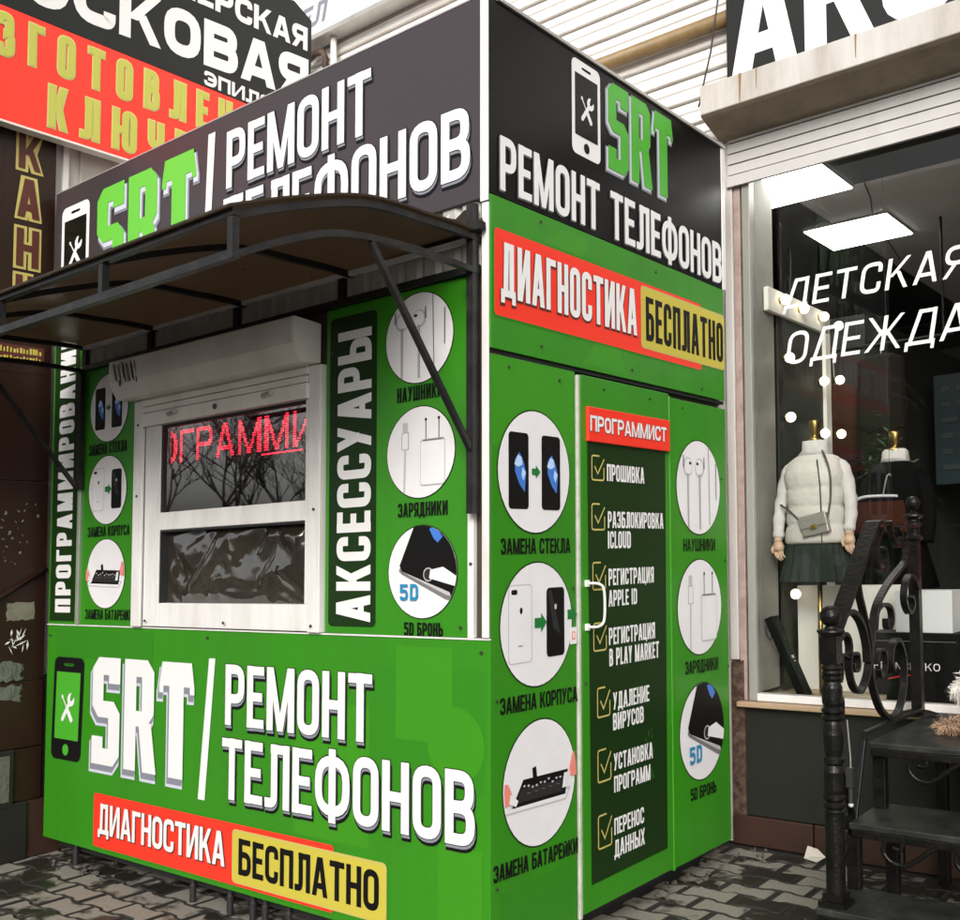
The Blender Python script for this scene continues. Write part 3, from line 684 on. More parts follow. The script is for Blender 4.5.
# roller shutter of the shop
rs = MB(); rs.prism([(2.06, 3.46), (1.98, 3.465), (1.82, 3.512), (1.80, 3.524), (1.80, 3.665), (2.07, 3.665)], -.128, 4.4, 'x', 'worn_white_metal')
rsh = rs.build('shutter_housing', shop, bevel=.004)
mb = MB(); mb.mesh([(-.127, 2.06, 3.457), (4.39, 2.06, 3.457), (4.39, 1.98, 3.462), (-.127, 1.98, 3.462), (4.39, 1.82, 3.509), (-.127, 1.82, 3.509), (4.39, 1.802, 3.520), (-.127, 1.802, 3.520)], [(0, 1, 2, 3), (3, 2, 4, 5), (5, 4, 6, 7)], 'stained_shaded_metal'); mb.build('stained_shaded_underside', rsh)  # underside colour holds both its stain and the box's shadow
for xs, wd, zb in ((.075, .012, 3.53), (.16, .005, 3.57), (.62, .007, 3.56)):
    mb = MB(); mb.poly([(xs, 1.7985, zb), (xs+wd*.4, 1.7985, zb-.006), (xs+wd*1.1, 1.7985, 3.664), (xs-wd*.2, 1.7985, 3.664)], 'pipe_ochre'); mb.build('rust_streak', rsh)
mb = MB()
for k in range(4): mb.box(-.100, 4.4, 2.035, 2.050, 3.282+.0545*k, 3.282+.0545*k+.0478, 'shop_shutter')
mb.box(-.104, 4.4, 2.030, 2.0502, 3.222, 3.276, 'shop_shutter'); mb.box(-.098, 4.4, 2.0505, 2.0525, 3.23, 3.5, 'rubber_black')
mb.build('shutter_curtain', rsh, bevel=.004)
# shop interior
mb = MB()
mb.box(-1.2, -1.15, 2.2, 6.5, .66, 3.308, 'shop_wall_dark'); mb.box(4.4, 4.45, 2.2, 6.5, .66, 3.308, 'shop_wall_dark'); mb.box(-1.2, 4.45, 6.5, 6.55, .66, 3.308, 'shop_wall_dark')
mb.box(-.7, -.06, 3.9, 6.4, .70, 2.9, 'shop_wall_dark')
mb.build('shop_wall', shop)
mb = MB(); mb.box(-1.2, 4.45, 2.121, 6.55, .60, .655, 'shop_floor'); mb.build('shop_floor', shop)
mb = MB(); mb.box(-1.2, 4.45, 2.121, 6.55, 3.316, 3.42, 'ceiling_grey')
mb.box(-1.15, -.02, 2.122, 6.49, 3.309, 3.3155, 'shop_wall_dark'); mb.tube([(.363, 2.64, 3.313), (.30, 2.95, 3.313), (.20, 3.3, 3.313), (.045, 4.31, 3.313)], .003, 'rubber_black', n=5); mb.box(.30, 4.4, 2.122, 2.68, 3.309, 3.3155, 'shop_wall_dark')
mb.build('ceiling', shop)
mb = MB(); mb.box(-.06, -.002, 2.123, 2.34, .74, 3.29, 'reveal_grey'); mb.build('reveal', shop, bevel=.003)
mb = MB(); mb.box(-.055, 4.3, 2.123, 2.75, .656, .712, 'shelf_pale'); mb.build('display_floor', shop)
# signs, pipes and cable on the shop front
sg = thing('accessory_sign', (1.5, 2.0, 3.67), 'black sign board with huge white letters on the ledge above the shop window', 'sign')
mb = MB(); mb.box(-.070, 4.3, 1.98, 2.06, 3.668, 4.55, 'sign_charcoal'); mb.build('board', sg, bevel=.003)
mb = MB(); text(mb, Frame((0, 1.98, 0), (1, 0, 0), (0, 0, 1), (0, -1, 0)), 'АКСЕССУАРЫ', -.045, 3.735, 3.55, .52, 'print_white', w=.001, weight=.20, gap=.07, rr=.5)
mb.build('lettering', sg)
ts = thing('white_sign', (-2.9, 1.95, 4.98), 'white sign board with grey brush letters high behind the torn black banner', 'sign')
mb = MB(); mb.box(-3.6, -1.9, 1.955, 2.07, 5.02, 5.7, 'print_white'); mb.box(-3.6, -1.9, 1.945, 2.07, 4.985, 5.018, 'aluminium'); mb.build('board', ts)
mb = MB(); text(mb, Frame((0, 1.955, 0), (1, 0, 0), (0, 0, 1), (0, -1, 0)), 'ТЕЛ', -3.37, 5.075, .39, .155, 'print_grey', w=.001, weight=.22, gap=.10, shear=.25, slope=.02)
mb.build('lettering', ts)
mb = MB(); mb.tube([(-2.96, 2.02, 4.2), (-2.96, 2.02, 5.0)], .022, 'white_paint_metal', n=12)
tag(mb.build('white_pipe', base=(-2.96, 2.02, 4.2), smooth=True), 'short white upright pipe below the white sign, over the kiosk roof', 'pipe')
mb = MB(); mb.tube([(-3.35, 2.02, 4.86), (-3.15, 2.02, 4.93), (-3.07, 2.02, 4.92), (-3.04, 2.02, 4.86), (-3.04, 2.02, 4.7), (-3.04, 2.02, 4.3)], .022, 'rust', n=10)
tag(mb.build('bent_pipe', base=(-3.04, 2.02, 4.3), smooth=True), 'rusty bent pipe hook between the torn black banner and the white pipe', 'pipe')
mb = MB(); mb.tube([(-3.2, 2.035, 4.10), (-.075, 2.035, 4.087)], .040, 'pipe_ochre', n=14)
tag(mb.build('gas_pipe', base=(-1.5, 2.03, 4.09), smooth=True), 'brown stained horizontal pipe along the white siding above the kiosk', 'pipe')
mb = MB(); mb.tube([(-.115, 2.0, 4.6), (-.122, 2.0, 4.18), (-.16, 1.99, 3.92), (-.185, 1.96, 3.76), (-.165, 1.90, 3.69), (-.14, 1.84, 3.64), (-.15, 1.83, 3.58)], .0045, 'rubber_black', n=6)
tag(mb.build('cable', base=(-.12, 2.0, 3.6), smooth=True), 'thin black cable hanging down to the end of the shop shutter box', 'cable')

# ------------------------------------------------------------------ things in the shop window
for k, (y0, y1) in enumerate(((2.235, 2.705), (3.26, 3.75))):
    t = thing('ceiling_light', (.05, (y0+y1)/2, 3.33), ('square lit ceiling panel nearest the shop window top', 'square lit ceiling panel deeper inside the shop, above the white window letters')[k], 'ceiling light', 'ceiling lights in the shop')
    mb = MB(); mb.box(-.198, .292, y0-.008, y1+.008, 3.3055, 3.3085, 'white_plastic'); mb.build('frame', t)
    mb = MB(); mb.box(-.192, .286, y0, y1, 3.300, 3.305, 'panel_light'); mb.build('diffuser', t)
mf = thing('bulb_frame', (.02, 2.7, .72), 'pale frame set with round glowing bulbs standing behind the mannequin', 'mirror frame')
mb = MB(); mb.box(.005, .030, 2.97, 3.045, .713, 2.72, 'shop_wall_white'); mb.build('post', mf, bevel=.003)
mb = MB(); mb.box(.005, .030, 2.20, 3.045, 2.615, 2.735, 'shop_wall_white'); mb.build('beam', mf, bevel=.003)
mb = MB(); mb.box(.000, .010, 2.36, 2.97, .72, 2.615, 'shop_wall_dark'); mb.build('mirror_panel', mf)
for y, z in ((2.345, 2.687), (2.594, 2.683), (2.877, 2.688), (3.10, 2.673), (2.385, 2.395), (2.385, 2.09), (2.405, 1.196), (2.858, 2.33), (2.857, 2.045), (3.10, 2.365), (3.105, 2.06)):
    mb = MB(); mb.ball((.060, y, z), .0255, 'bulb_light'); b = mb.build('light_bulb', mf, smooth=True)
    mb = MB(); mb.tube([(.028, y, z), (.045, y, z)], .018, 'gold', n=10); mb.build('socket', b, smooth=True)

mq = thing('mannequin', (.226, 2.27, .712), 'headless mannequin in a white quilted vest and dark green skirt by the window', 'mannequin')
cx, cy = .226, 2.27
mb = MB(); mb.lathe(cx, cy, [(.001, 1.94), (.032, 1.942), (.034, 1.955), (.016, 1.962), (.013, 1.972), (.020, 1.985), (.026, 2.035), (.024, 2.044), (.001, 2.046)], 'gold'); mb.build('neck_cap', mq, smooth=True)
mb = MB(); mb.loft([(cx, cy, 1.945, .030, .030), (cx, cy, 1.944, .058, .050), (cx, cy, 1.90, .060, .052), (cx, cy, 1.875, .085, .06)], 'sweater_white'); mb.build('collar', mq, smooth=True)
mb = MB()
secs = [(cx, cy, 1.885, .055, .050), (cx, cy, 1.868, .095, .066), (cx, cy, 1.845, .128, .078), (cx, cy, 1.81, .142, .090)]
zq = 1.80; zs = [1.80-.0110*i for i in range(33)]
for i, zz in enumerate(zs):
    f = (1.80-zz)/.345; bulge = 1+.075*math.sqrt(abs(math.sin(math.pi*((1.80-zz) % .088)/.088)))
    secs.append((cx+.006*f, cy, zz, (.143-.014*math.sin(f*3.1)+.004*f)*bulge, (.098+.012*f)*bulge))
secs += [(cx, cy, 1.445, .136, .100), (cx, cy, 1.440, .11, .08)]
mb.loft(secs, 'vest_white', n=36); mb.build('vest', mq, smooth=True)
mb = MB(); mb.tube([(cx+.045, cy-.098, 1.845), (cx+.060, cy-.106, 1.72), (cx+.066, cy-.112, 1.58), (cx+.066, cy-.110, 1.45)], .0035, 'screw_metal', n=5); mb.build('zip', mq)
mb = MB(); mb.loft([(cx, cy, 1.475, .130, .088), (cx, cy, 1.44, .140, .096, .02), (cx, cy, 1.36, .150, .108, .045), (cx, cy, 1.265, .172, .122, .06), (cx, cy, 1.262, .165, .115, .06)], 'skirt_green', n=44); mb.build('skirt', mq, smooth=False)
for sgn, pts in ((-1, [(.145, 2.27, 1.835), (.092, 2.264, 1.795), (.066, 2.25, 1.68), (.054, 2.23, 1.57), (.060, 2.205, 1.475)]),
                 (1, [(.305, 2.27, 1.835), (.362, 2.27, 1.795), (.392, 2.262, 1.68), (.404, 2.242, 1.58), (.398, 2.225, 1.50)])):
    mb = MB(); mb.tube(catmull(pts, 4), [.037-.0007*i+.0028*math.sin(i*2.2) for i in range(17)], 'sweater_white', n=14); mb.build('sleeve', mq, smooth=True)
    hx, hy, hz = pts[-1]; mb = MB()
    mb.tube([(hx, hy, hz+.01), (hx+.004*sgn, hy-.004, hz-.018)], [.019, .021], 'mannequin_skin', n=10)
    mb.tube([(hx+.004*sgn, hy-.004, hz-.018), (hx+.006, hy-.010, hz-.045), (hx+.008, hy-.014, hz-.062)], [.020, .026, .022], 'mannequin_skin', n=10)
    for j, ln in enumerate((.036, .044, .040, .030)):
        fx = hx-.014+j*.0115
        mb.tube([(fx, hy-.012-.002*j, hz-.055), (fx+.008, hy-.022, hz-.062-ln*.55), (fx+.020, hy-.018, hz-.064-ln)], [.0068, .0062, .0045], 'mannequin_skin', n=7)
    mb.tube([(hx-.018, hy-.004, hz-.030), (hx-.026, hy-.018, hz-.052), (hx-.018, hy-.026, hz-.072)], [.0085, .0075, .0055], 'mannequin_skin', n=7)
    mb.build('hand', mq, smooth=True)
mb = MB(); mb.tube([(cx+.01, cy, 1.30), (cx+.01, cy, .73)], .012, 'gold', n=10); mb.lathe(cx+.01, cy, [(.001, .7125), (.13, .7125), (.13, .722), (.02, .732), (.001, .732)], 'gold'); mb.build('stand', mq, smooth=True)
hb = thing('handbag', (.27, 2.15, 1.47), 'small silver flap handbag hanging across the mannequin vest', 'handbag')
BAG = Frame((.265, 2.150, 1.535), (math.cos(.2), -.1, math.sin(.2)), (-math.sin(.2), 0, math.cos(.2)), (0, -1, 0))
def bagbox(a0, a1, b0, b1, w0, w1, mt, name):
    mb = MB(); vs = [tuple(BAG.P(a, b, w)) for a in (a0, a1) for b in (b0, b1) for w in (w0, w1)]
    mb.mesh(vs, [(0, 1, 3, 2), (4, 6, 7, 5), (0, 4, 5, 1), (2, 3, 7, 6), (0, 2, 6, 4), (1, 5, 7, 3)], mt); return mb.build(name, hb, bevel=.006)
bagbox(-.068, .068, -.05, .045, -.02, .02, 'silver_bag', 'bag_body'); bagbox(-.070, .070, -.012, .050, .0205, .029, 'silver_bag', 'flap'); bagbox(-.016, .016, -.022, -.002, .0292, .034, 'gold', 'clasp')
mb = MB(); mb.tube(catmull([(.325, 2.148, 1.56), (.338, 2.160, 1.66), (.335, 2.165, 1.78), (.300, 2.19, 1.868), (.27, 2.24, 1.895)], 5), .0045, 'screw_metal', n=6); mb.tube(catmull([(.20, 2.15, 1.545), (.14, 2.165, 1.60), (.075, 2.20, 1.64)], 5), .0045, 'screw_metal', n=6); mb.build('strap', hb, smooth=True)

m2 = thing('mannequin', (.413, 2.9, .712), 'headless mannequin in a long black coat with a white collar, deeper in the shop', 'mannequin')
cx, cy = .413, 2.9
mb = MB(); mb.lathe(cx, cy, [(.001, 1.915), (.050, 1.917), (.052, 1.93), (.018, 1.937), (.014, 1.946), (.021, 1.96), (.031, 2.012), (.027, 2.022), (.001, 2.024)], 'gold'); mb.build('neck_cap', m2, smooth=True)
mb = MB(); mb.loft([(cx, cy, 1.93, .05, .045), (cx, cy, 1.915, .064, .055), (cx, cy, 1.885, .066, .058), (cx, cy, 1.862, .075, .062)], 'sweater_white'); mb.build('collar', m2, smooth=True)
mb = MB(); mb.loft([(cx, cy, 1.868, .05, .045), (cx, cy, 1.85, .10, .075), (cx, cy, 1.80, .135, .09), (cx, cy, 1.6, .135, .1), (cx, cy, 1.45, .135, .10, .01), (cx, cy, 1.21, .195, .13, .03), (cx, cy, 1.205, .18, .12, .03)], 'coat_black', n=40); mb.build('coat', m2, smooth=True)
for sgn in (-1, 1):
    mb = MB(); mb.tube(catmull([(cx+.09*sgn, cy, 1.815), (cx+.15*sgn, cy-.01, 1.70), (cx+.168*sgn, cy-.04, 1.56), (cx+.16*sgn, cy-.06, 1.44)], 5), [.044]*8+[.038]*8, 'coat_black', n=12); mb.build('sleeve', m2, smooth=True)
mb = MB(); mb.tube([(cx, cy, 1.25), (cx, cy, .73)], .012, 'gold', n=10); mb.lathe(cx, cy, [(.001, .7125), (.13, .7125), (.13, .722), (.001, .73)], 'gold'); mb.build('stand', m2, smooth=True)

hg = thing('hanger', (.42, 2.55, 1.70), 'pale clothes hanger with a dark rust skirt hung in front of the black coat', 'hanger')
mb = MB(); mb.tube(catmull([(.30, 2.52, 1.640), (.36, 2.53, 1.668), (.44, 2.55, 1.672), (.52, 2.57, 1.668)], 5), .0075, 'picture_shade', n=8); mb.tube([(.455, 2.55, 1.67), (.470, 2.55, 1.74), (.478, 2.55, 1.77), (.49, 2.55, 1.778), (.495, 2.55, 1.768)], .0035, 'aluminium', n=6); mb.build('hanger_bar', hg, smooth=True)
mb = MB(); mb.loft([(.415, 2.56, 1.645, .135, .018), (.415, 2.56, 1.60, .140, .022, .02), (.415, 2.56, 1.50, .150, .026, .04), (.415, 2.56, 1.49, .150, .02, .04)], 'rust_cloth', n=44); mb.build('skirt', hg)
mb = MB(); mb.tube([(.49, 2.55, 1.772), (.49, 2.55, 3.308)], .0012, 'rubber_black', n=4)
mb.build('cord', hg)

lb = thing('slim_box', (.15, 2.2, .72), 'slim black box leaning against the white window reveal', 'box')
mb = MB()
ax = Vector((.166, 0, -.372)).normalized(); nx = Vector((.372, 0, .166)).normalized()
o0 = Vector((.006, 2.14, 1.085))
LB = Frame(o0+nx*.042, (0, 1, 0), tuple(ax), tuple(nx))
vs = [tuple(o0+ax*a+nx*b+Vector((0, c, 0))) for a in (0, .405) for b in (0, .04) for c in (0, .085)]
mb.mesh(vs, [(0, 1, 3, 2), (4, 6, 7, 5), (0, 4, 5, 1), (2, 3, 7, 6), (0, 2, 6, 4), (1, 5, 7, 3)], 'box_black'); mb.build('carton', lb, bevel=.002)
mb = MB(); put(mb, Frame(o0+nx*.0405, (0, 1, 0), tuple(ax), tuple(nx)), [(.02, .02), (.065, .02), (.065, .12), (.055, .13), (.03, .13), (.02, .12)], 'plinth_grey', .0005)
for i in range(5): put(mb, Frame(o0+nx*.0405, (0, 1, 0), tuple(ax), tuple(nx)), [(.028+.006*i, .205+.003*(i % 2)), (.033+.006*i, .205), (.034+.006*i, .218), (.029+.006*i, .222)], 'picture_white', .0008)
put(mb, Frame(o0+nx*.0405, (0, 1, 0), tuple(ax), tuple(nx)), [(.035, .232), (.052, .232), (.052, .237), (.035, .237)], 'picture_white', .0008)
mb.build('print', lb)
mb = MB(); mb.tube(catmull([(.0, 2.16, 1.05), (.02, 2.15, 1.0), (.035, 2.155, .985), (.03, 2.17, 1.02)], 4), .003, 'rubber_black', n=6); mb.build('ribbon_loop', lb, smooth=True)

fb = thing('display_box', (.7, 2.35, .713), 'large black lidded box with thin white and red lettering on the display floor', 'box')
mb = MB(); mb.box(.455, .93, 2.30, 2.52, .713, .982, 'box_black'); mb.build('carton', fb, bevel=.003)
mb = MB(); mb.box(.450, .935, 2.295, 2.525, .985, 1.022, 'box_black'); mb.box(.452, .84, 2.2945, 2.30, .9835, .987, 'picture_line'); mb.build('lid', fb, bevel=.003)
FBF = Frame((0, 2.30, 0), (1, 0, 0), (0, 0, 1), (0, -1, 0)); mb = MB()
text(mb, FBF, 'FRANCE', .475, .853, .185, .034, 'picture_white', w=.001, weight=.13, gap=.22)
text(mb, FBF, 'S', .668, .842, .030, .050, 'print_red', w=.001, weight=.15); text(mb, FBF, 'KO', .705, .853, .064, .034, 'picture_white', w=.001, weight=.13, gap=.2)
mb.build('lettering', fb)
mb = MB(); mb.tube([(.54, 2.298, .81), (.60, 2.298, .825), (.67, 2.298, .835), (.70, 2.298, .84)], .003, 'print_red', n=5); mb.build('red_swoosh', fb)
wb = MB(); wb.box(.575, .825, 2.31, 2.46, 1.0235, 1.215, 'box_white')
tag(wb.build('white_box', base=(.7, 2.4, 1.0235), bevel=.003), 'plain white box standing on the black lidded box behind the glass', 'box')
pl_ = MB(); pl_.box(.03, .575, 2.50, 2.56, .713, 1.235, 'shop_wall_white')
tag(pl_.build('room_divider', base=(.2, 2.5, .713), bevel=.003), 'low white divider board behind the mannequin stand', 'divider')
pd = MB(); pd.prism(disc(.42, 2.30, .11, .07, 28), .713, .735, 'z', 'shelf_pale')
tag(pd.build('round_tray', base=(.42, 2.3, .713), bevel=.003), 'low pale round tray on the display floor behind the railing scrolls', 'tray')
# back of the shop
bw = thing('slat_wall', (.6, 6.4, .66), 'dark grey slatted wall panel at the back of the shop', 'wall panel')
mb = MB()
for k in range(19): mb.box(-1.1, 3.9, 6.43, 6.47, .80+.12*k, .80+.12*k+.104, 'slat_grey')
mb.build('slats', bw, bevel=.004)
tb = thing('mirrored_sign_board', (.0, 5.2, 1.9), 'dark teal board with rows of pale marks added inside the shop for a sign mirrored in the glass', 'board')  # board inside stands in for a sign reflected by the glass
mb = MB(); mb.box(.05, 1.3, 5.0, 5.04, 1.85, 2.62, 'teal_board'); mb.build('board', tb)
mb = MB()
for r_ in range(6):
    x = .10
    while x < 1.2:
        w_ = rnd.uniform(.05, .16); mb.box(x, x+w_, 4.993, 4.9985, 2.50-.11*r_, 2.535-.11*r_, 'board_rows'); x += w_+.04
mb.build('rows', tb)
mb = MB(); mb.box(.6, .66, 5.045, 5.085, .66, 3.31, 'slat_grey'); mb.build('post', tb)
def hanging(name, x0, x1, y, z0, z1, mt, label):
    mb = MB(); c = (x0+x1)/2; h = (x1-x0)/2
    mb.loft([(c, y, z1, h*.5, .03), (c, y, z1-.03, h*.95, .05), (c, y, (z0+z1)/2, h, .06, .05), (c, y, z0, h*1.05, .06, .07), (c, y, z0-.004, h, .05, .07)], mt, n=28)
    tag(mb.build(name, base=(c, y, z0), smooth=True), label, 'garment')
hanging('garment', -.30, .00, 3.6, 1.95, 2.42, 'rust_cloth', 'dark red garment hanging in the shadow left of the bulb post')
hanging('garment', .85, 1.10, 2.9, 1.30, 1.80, 'red_cloth', 'bright red garment hanging at the right edge of the window')
hanging('garment', .86, 1.12, 2.75, 1.20, 1.44, 'red_cloth', 'folded red and tan garment below the bright red one')
hanging('garment', .02, .30, 3.5, 1.45, 2.55, 'rust_dark', 'brownish dark coat hanging right of the bulb post')
rk = thing('clothes_rail', (.05, 3.55, 2.62), 'dark ceiling hung clothes rail carrying dark garments behind the bulb post', 'clothes rail')
mb = MB(); mb.tube([(-.45, 3.55, 2.62), (.55, 3.55, 2.62)], .012, 'black_steel', n=8); mb.build('rail', rk)
for x in (-.40, .50): mb = MB(); mb.tube([(x, 3.55, 2.62), (x, 3.55, 3.308)], .008, 'black_steel', n=8); mb.build('rod', rk)
for x, y, z, zr in ((-.15, 3.6, 2.40, 2.62), (.16, 3.5, 2.53, 2.62)):
    mb = MB(); mb.tube([(x, y, z), (x, 3.55+(y-3.55)*.4, zr+.012), (x+.01, 3.55, zr+.022)], .004, 'aluminium', n=6); mb.build('hook', rk)
rk = thing('clothes_rail', (1.3, 2.9, .713), 'black floor standing clothes rail with the bright red garment', 'clothes rail')
mb = MB(); mb.tube([(.80, 2.9, 1.87), (1.9, 2.9, 1.87)], .012, 'black_steel', n=8); mb.build('rail', rk)
for x in (1.20, 1.88): mb = MB(); mb.tube([(x, 2.9, .713 if x > 1.3 else 1.87), (x, 2.9, 1.869)] if x > 1.3 else [(1.22, 2.9, .66), (1.22, 2.9, 1.869)], .012, 'black_steel', n=8); mb.build('leg', rk)
mb = MB(); mb.tube([(.975, 2.9, 1.79), (.975, 2.9, 1.885)], .004, 'aluminium', n=6); mb.build('hook', rk)
mb = MB(); mb.box(.85, 1.14, 2.64, 2.86, .713, 1.199, 'shop_wall_white')
tag(mb.build('plinth_block', base=(1.0, 2.75, .713), bevel=.003), 'white block under the folded red and tan garment', 'block')
pt = MB()
for i in range(160):
    c = Vector((.22+rnd.gauss(0, .07), 3.35+rnd.gauss(0, .06), 1.88+rnd.gauss(0, .12))); a = rnd.uniform(0, 6.3); l = rnd.uniform(.02, .05)
    d = Vector((math.cos(a), math.sin(a)*.6, rnd.uniform(-.4, .7)))*l; e = Vector((-math.sin(a), math.cos(a), .2))*l*.35
    pt.poly([c-d, c+e, c+d, c-e], 'leaf_dark')
pt.tube([(.22, 3.35, 1.0), (.22, 3.35, 1.9)], .012, 'bark', n=6); pt.lathe(.22, 3.35, [(.001, .66), (.10, .66), (.13, 1.0), (.001, 1.0)], 'plinth_grey', n=18)
tag(pt.build('potted_plant', base=(.22, 3.35, .66)), 'leafy dark green plant in the shop between the two mannequins', 'plant')

# ================================================================== THE KIOSK
W, D, TOP = 2.8045, 1.76, 3.318
ki = thing('repair_kiosk', (-1.4, .88, ZG), 'green and black phone repair kiosk covered with printed signs, under a dark awning', 'kiosk')
def part(name, fn, parent=ki, **kw):
    mb = MB(); fn(mb); return mb.build(name, parent, **kw)
# shell
def shell(m):
    m.box(-W, -1.985, .016, .07, 1.15, 2.64, 'kiosk_inside'); m.box(-.80, -.004, .016, .07, 1.15, 2.64, 'kiosk_inside')
    m.box(-1.984, -.801, .016, .07, 2.17, 2.64, 'kiosk_inside'); m.box(-W, -.034, .0065, .07, .13, 1.1485, 'kiosk_inside')
    m.box(-W, -.006, .075, .12, 2.66, TOP-.01, 'kiosk_inside'); m.box(-.05, -.032, .07, D-.02, .13, 3.30, 'kiosk_inside')
    m.box(-W+.002, -W+.05, .07, D, .13, 3.30, 'corrugated_grey'); m.box(-W, -.03, D-.02, D-.001, .13, 3.30, 'corrugated_grey')
    m.box(-W+.05, -.05, .1, D-.03, .13, .17, 'kiosk_inside')
part('shell', shell)
part('roof', lambda m: m.box(-W, .018, .031, D, TOP-.012, TOP-.002, 'corrugated_grey'))
def base(m):
    m.box(-W+.06, -.05, .055, .11, .075, .118, 'rubber_black'); m.box(-.11, -.06, .115, D-.05, .075, .118, 'rubber_black'); m.box(-W+.06, -W+.11, .115, D-.05, .075, .118, 'rubber_black')
part('base_frame', base)
part('underfloor_shade', lambda m: (m.box(-W+.1, -.14, .20, .215, ZG-.01, .118, 'rubber_black'), m.box(-.14, -.125, .215, D-.06, ZG-.01, .118, 'rubber_black')))  # black boards stand in for the deep shade beneath the kiosk
for x in (-2.55, -1.62, -1.37, -1.225, -1.15, -1.01, -.5, -.12):
    part('foot', lambda m: m.lathe(x, .03, [(.001, ZG-.01), (.014, ZG-.01), (.014, .085), (.010, .09), (.010, .119), (.001, .119)], 'rubber_black', n=12), smooth=False)

# lower front panel with its print
lp = part('front_panel', lambda m: m.box(-W, .0008, .0, .0052, .12, 1.1495, 'green_vinyl'), bevel=.003)
part('ledge_trim', lambda m: m.box(-W, .002, -.004, .0050, 1.150, 1.1555, 'white_plastic'), lp)
for i, (a0, b0, a1, b1, mt) in enumerate(((-.55, .64, -.02, 1.05, 'green_print_dark'), (-.42, .80, -.16, 1.12, 'green_print_light'), (-.95, .40, -.55, .90, 'green_print_light'), (-2.72, 1.0, -1.9, 1.13, 'green_print_dark'), (-.22, .20, -.03, .47, 'green_print_light'))):
    part('printed_square', lambda m: put(m, FRONT, [(a0, b0), (a1, b0), (a1, b1), (a0, b1)], mt, .0006+.0002*i), lp)
part('printed_circle', lambda m: put(m, FRONT, disc(-.145, .80, .125), 'green_print_light', .0018), lp)
part('phone_icon', lambda m: phone_icon(m, FRONT, -2.745, .508, -2.475, .998, 'print_black', 'leaf_green_print', 'print_white', .003, skew=.04), lp)
def srt_polys(a0, b0, w, h, grow):
    """three slab letters with chamfered corners: S, R and a T with a splayed bar"""
    lw, t = w*.292, w*.118; out = []; g = grow
    def add(li, pl): out.append((li, [(a0+x, b0+y) for x, y in pl]))
    def R(li, x0, y0, x1, y1, c=(0, 0, 0, 0)):        # chamfers: bl, br, tr, tl
        x0 -= g; y0 -= g; x1 += g; y1 += g
        add(li, [p for p in ((x0, y0+c[0]), (x0+c[0], y0), (x1-c[1], y0), (x1, y0+c[1]), (x1, y1-c[2]), (x1-c[2], y1), (x0+c[3], y1), (x0, y1-c[3]))])
    k = lw*.22; th = h*.155; e = .0001
    R(0, 0, h-th*1.05, lw, h, (e, e, e, k)); R(1, 0, h*.44, t, h-th, (k, e, e, e)); R(2, 0, h*.44, lw, h*.44+th, (k, e, k, e))
    R(3, lw-t, 0, lw, h*.44+th, (e, k, k, e)); R(4, 0, 0, lw, th, (e, k, e, e)); R(1, 0, 0, t, h*.26); R(3, lw-t, h*.76, lw, h)
    x = w*.338; x1 = x+lw
    R(0, x, 0, x+t, h); R(1, x, h-th, x1, h, (e, e, k, e)); R(2, x1-t, h*.42, x1, h, (e, k, k, e)); R(3, x, h*.40, x1, h*.40+th*.9, (e, k*1.15, e, e))
    add(4, [(x1-t*.86-g, -g), (x1+t*.24+g, -g), (x1-t*.22+g, h*.44), (x1-t*1.25-g, h*.44)])
    x = w*.678; x1 = w; m = (x+x1)/2
    R(0, m-t*.56, 0, m+t*.56, h-.001); add(1, [(x-g, h-th*1.35-g), (x1+g, h-th*1.35-g), (x1-lw*.09+g, h+g), (x+lw*.09-g, h+g)])
    R(2, x, h-th*1.75, x+t*.34, h-th*1.3); R(2, x1-t*.34, h-th*1.75, x1, h-th*1.3)
    return out
def srt_blocks(m, fr, a0, b0, w, h, face, side, edge, layers, dx, dy, wo=.003):
    def lay(da, db, mt, off, g):
        for li, pl in srt_polys(a0+da, b0+db, w, h, g): m.poly([fr.P(a, b, off+li*.00012) for a, b in pl], mt)
    lay(dx*1.25, dy*1.25, edge, wo, h*.018); lay(dx, dy, side, wo+.0012, h*.004)
    if layers: lay(dx*.5, dy*.5, layers, wo+.0022, 0)
    lay(0, 0, face, wo+.0034, 0)
part('brand_lettering', lambda m: srt_blocks(m, FRONT, -2.372, .520, .79, .490, 'print_white', 'print_grey', 'print_pale_grey', 'print_grey', -.012, -.026), lp)
part('divider_stroke', lambda m: put(m, FRONT, [(-1.552, .453), (-1.506, .453), (-1.447, 1.036), (-1.489, 1.036)], 'print_white', .003), lp)
def shadow_text(m, fr, s, a0, b0, w, h, wt=.155, off=(.004, -.016), top='print_white', wo=.003, gap=.07, **kw):
    text(m, fr, s, a0+off[0]*1.2, b0+off[1]*1.25, w, h, 'print_black', w=wo, weight=wt, gap=gap, grow=h*.012, **kw)
    text(m, fr, s, a0+off[0]*.8, b0+off[1]*.75, w, h, 'print_grey', w=wo+.0010, weight=wt, gap=gap, **kw)
    text(m, fr, s, a0, b0, w, h, 'print_black', w=wo+.0018, weight=wt, gap=gap, grow=h*.012, **kw)
    text(m, fr, s, a0, b0, w, h, top, w=wo+.0027, weight=wt, gap=gap, **kw)
part('lettering', lambda m: shadow_text(m, FRONT, 'РЕМОНТ', -1.374, .773, .842, .244), lp)
part('lettering', lambda m: shadow_text(m, FRONT, 'ТЕЛЕФОНОВ', -1.390, .478, 1.332, .244), lp)
def price_box(m, fr, red, yel, wo=.003):
    put(m, fr, rrect(red[0]-.006, red[1]-.006, red[2]+.006, red[3]+.006, .02), 'print_red_brown' if False else 'green_print_dark', wo-.0006)
    put(m, fr, rrect(*red, .015), 'print_red', wo); put(m, fr, rrect(yel[0]-.008, yel[1]-.006, yel[2]+.006, yel[3]+.008, .02), 'print_gold', wo+.0008); put(m, fr, rrect(*yel, .015), 'print_yellow', wo+.0016)
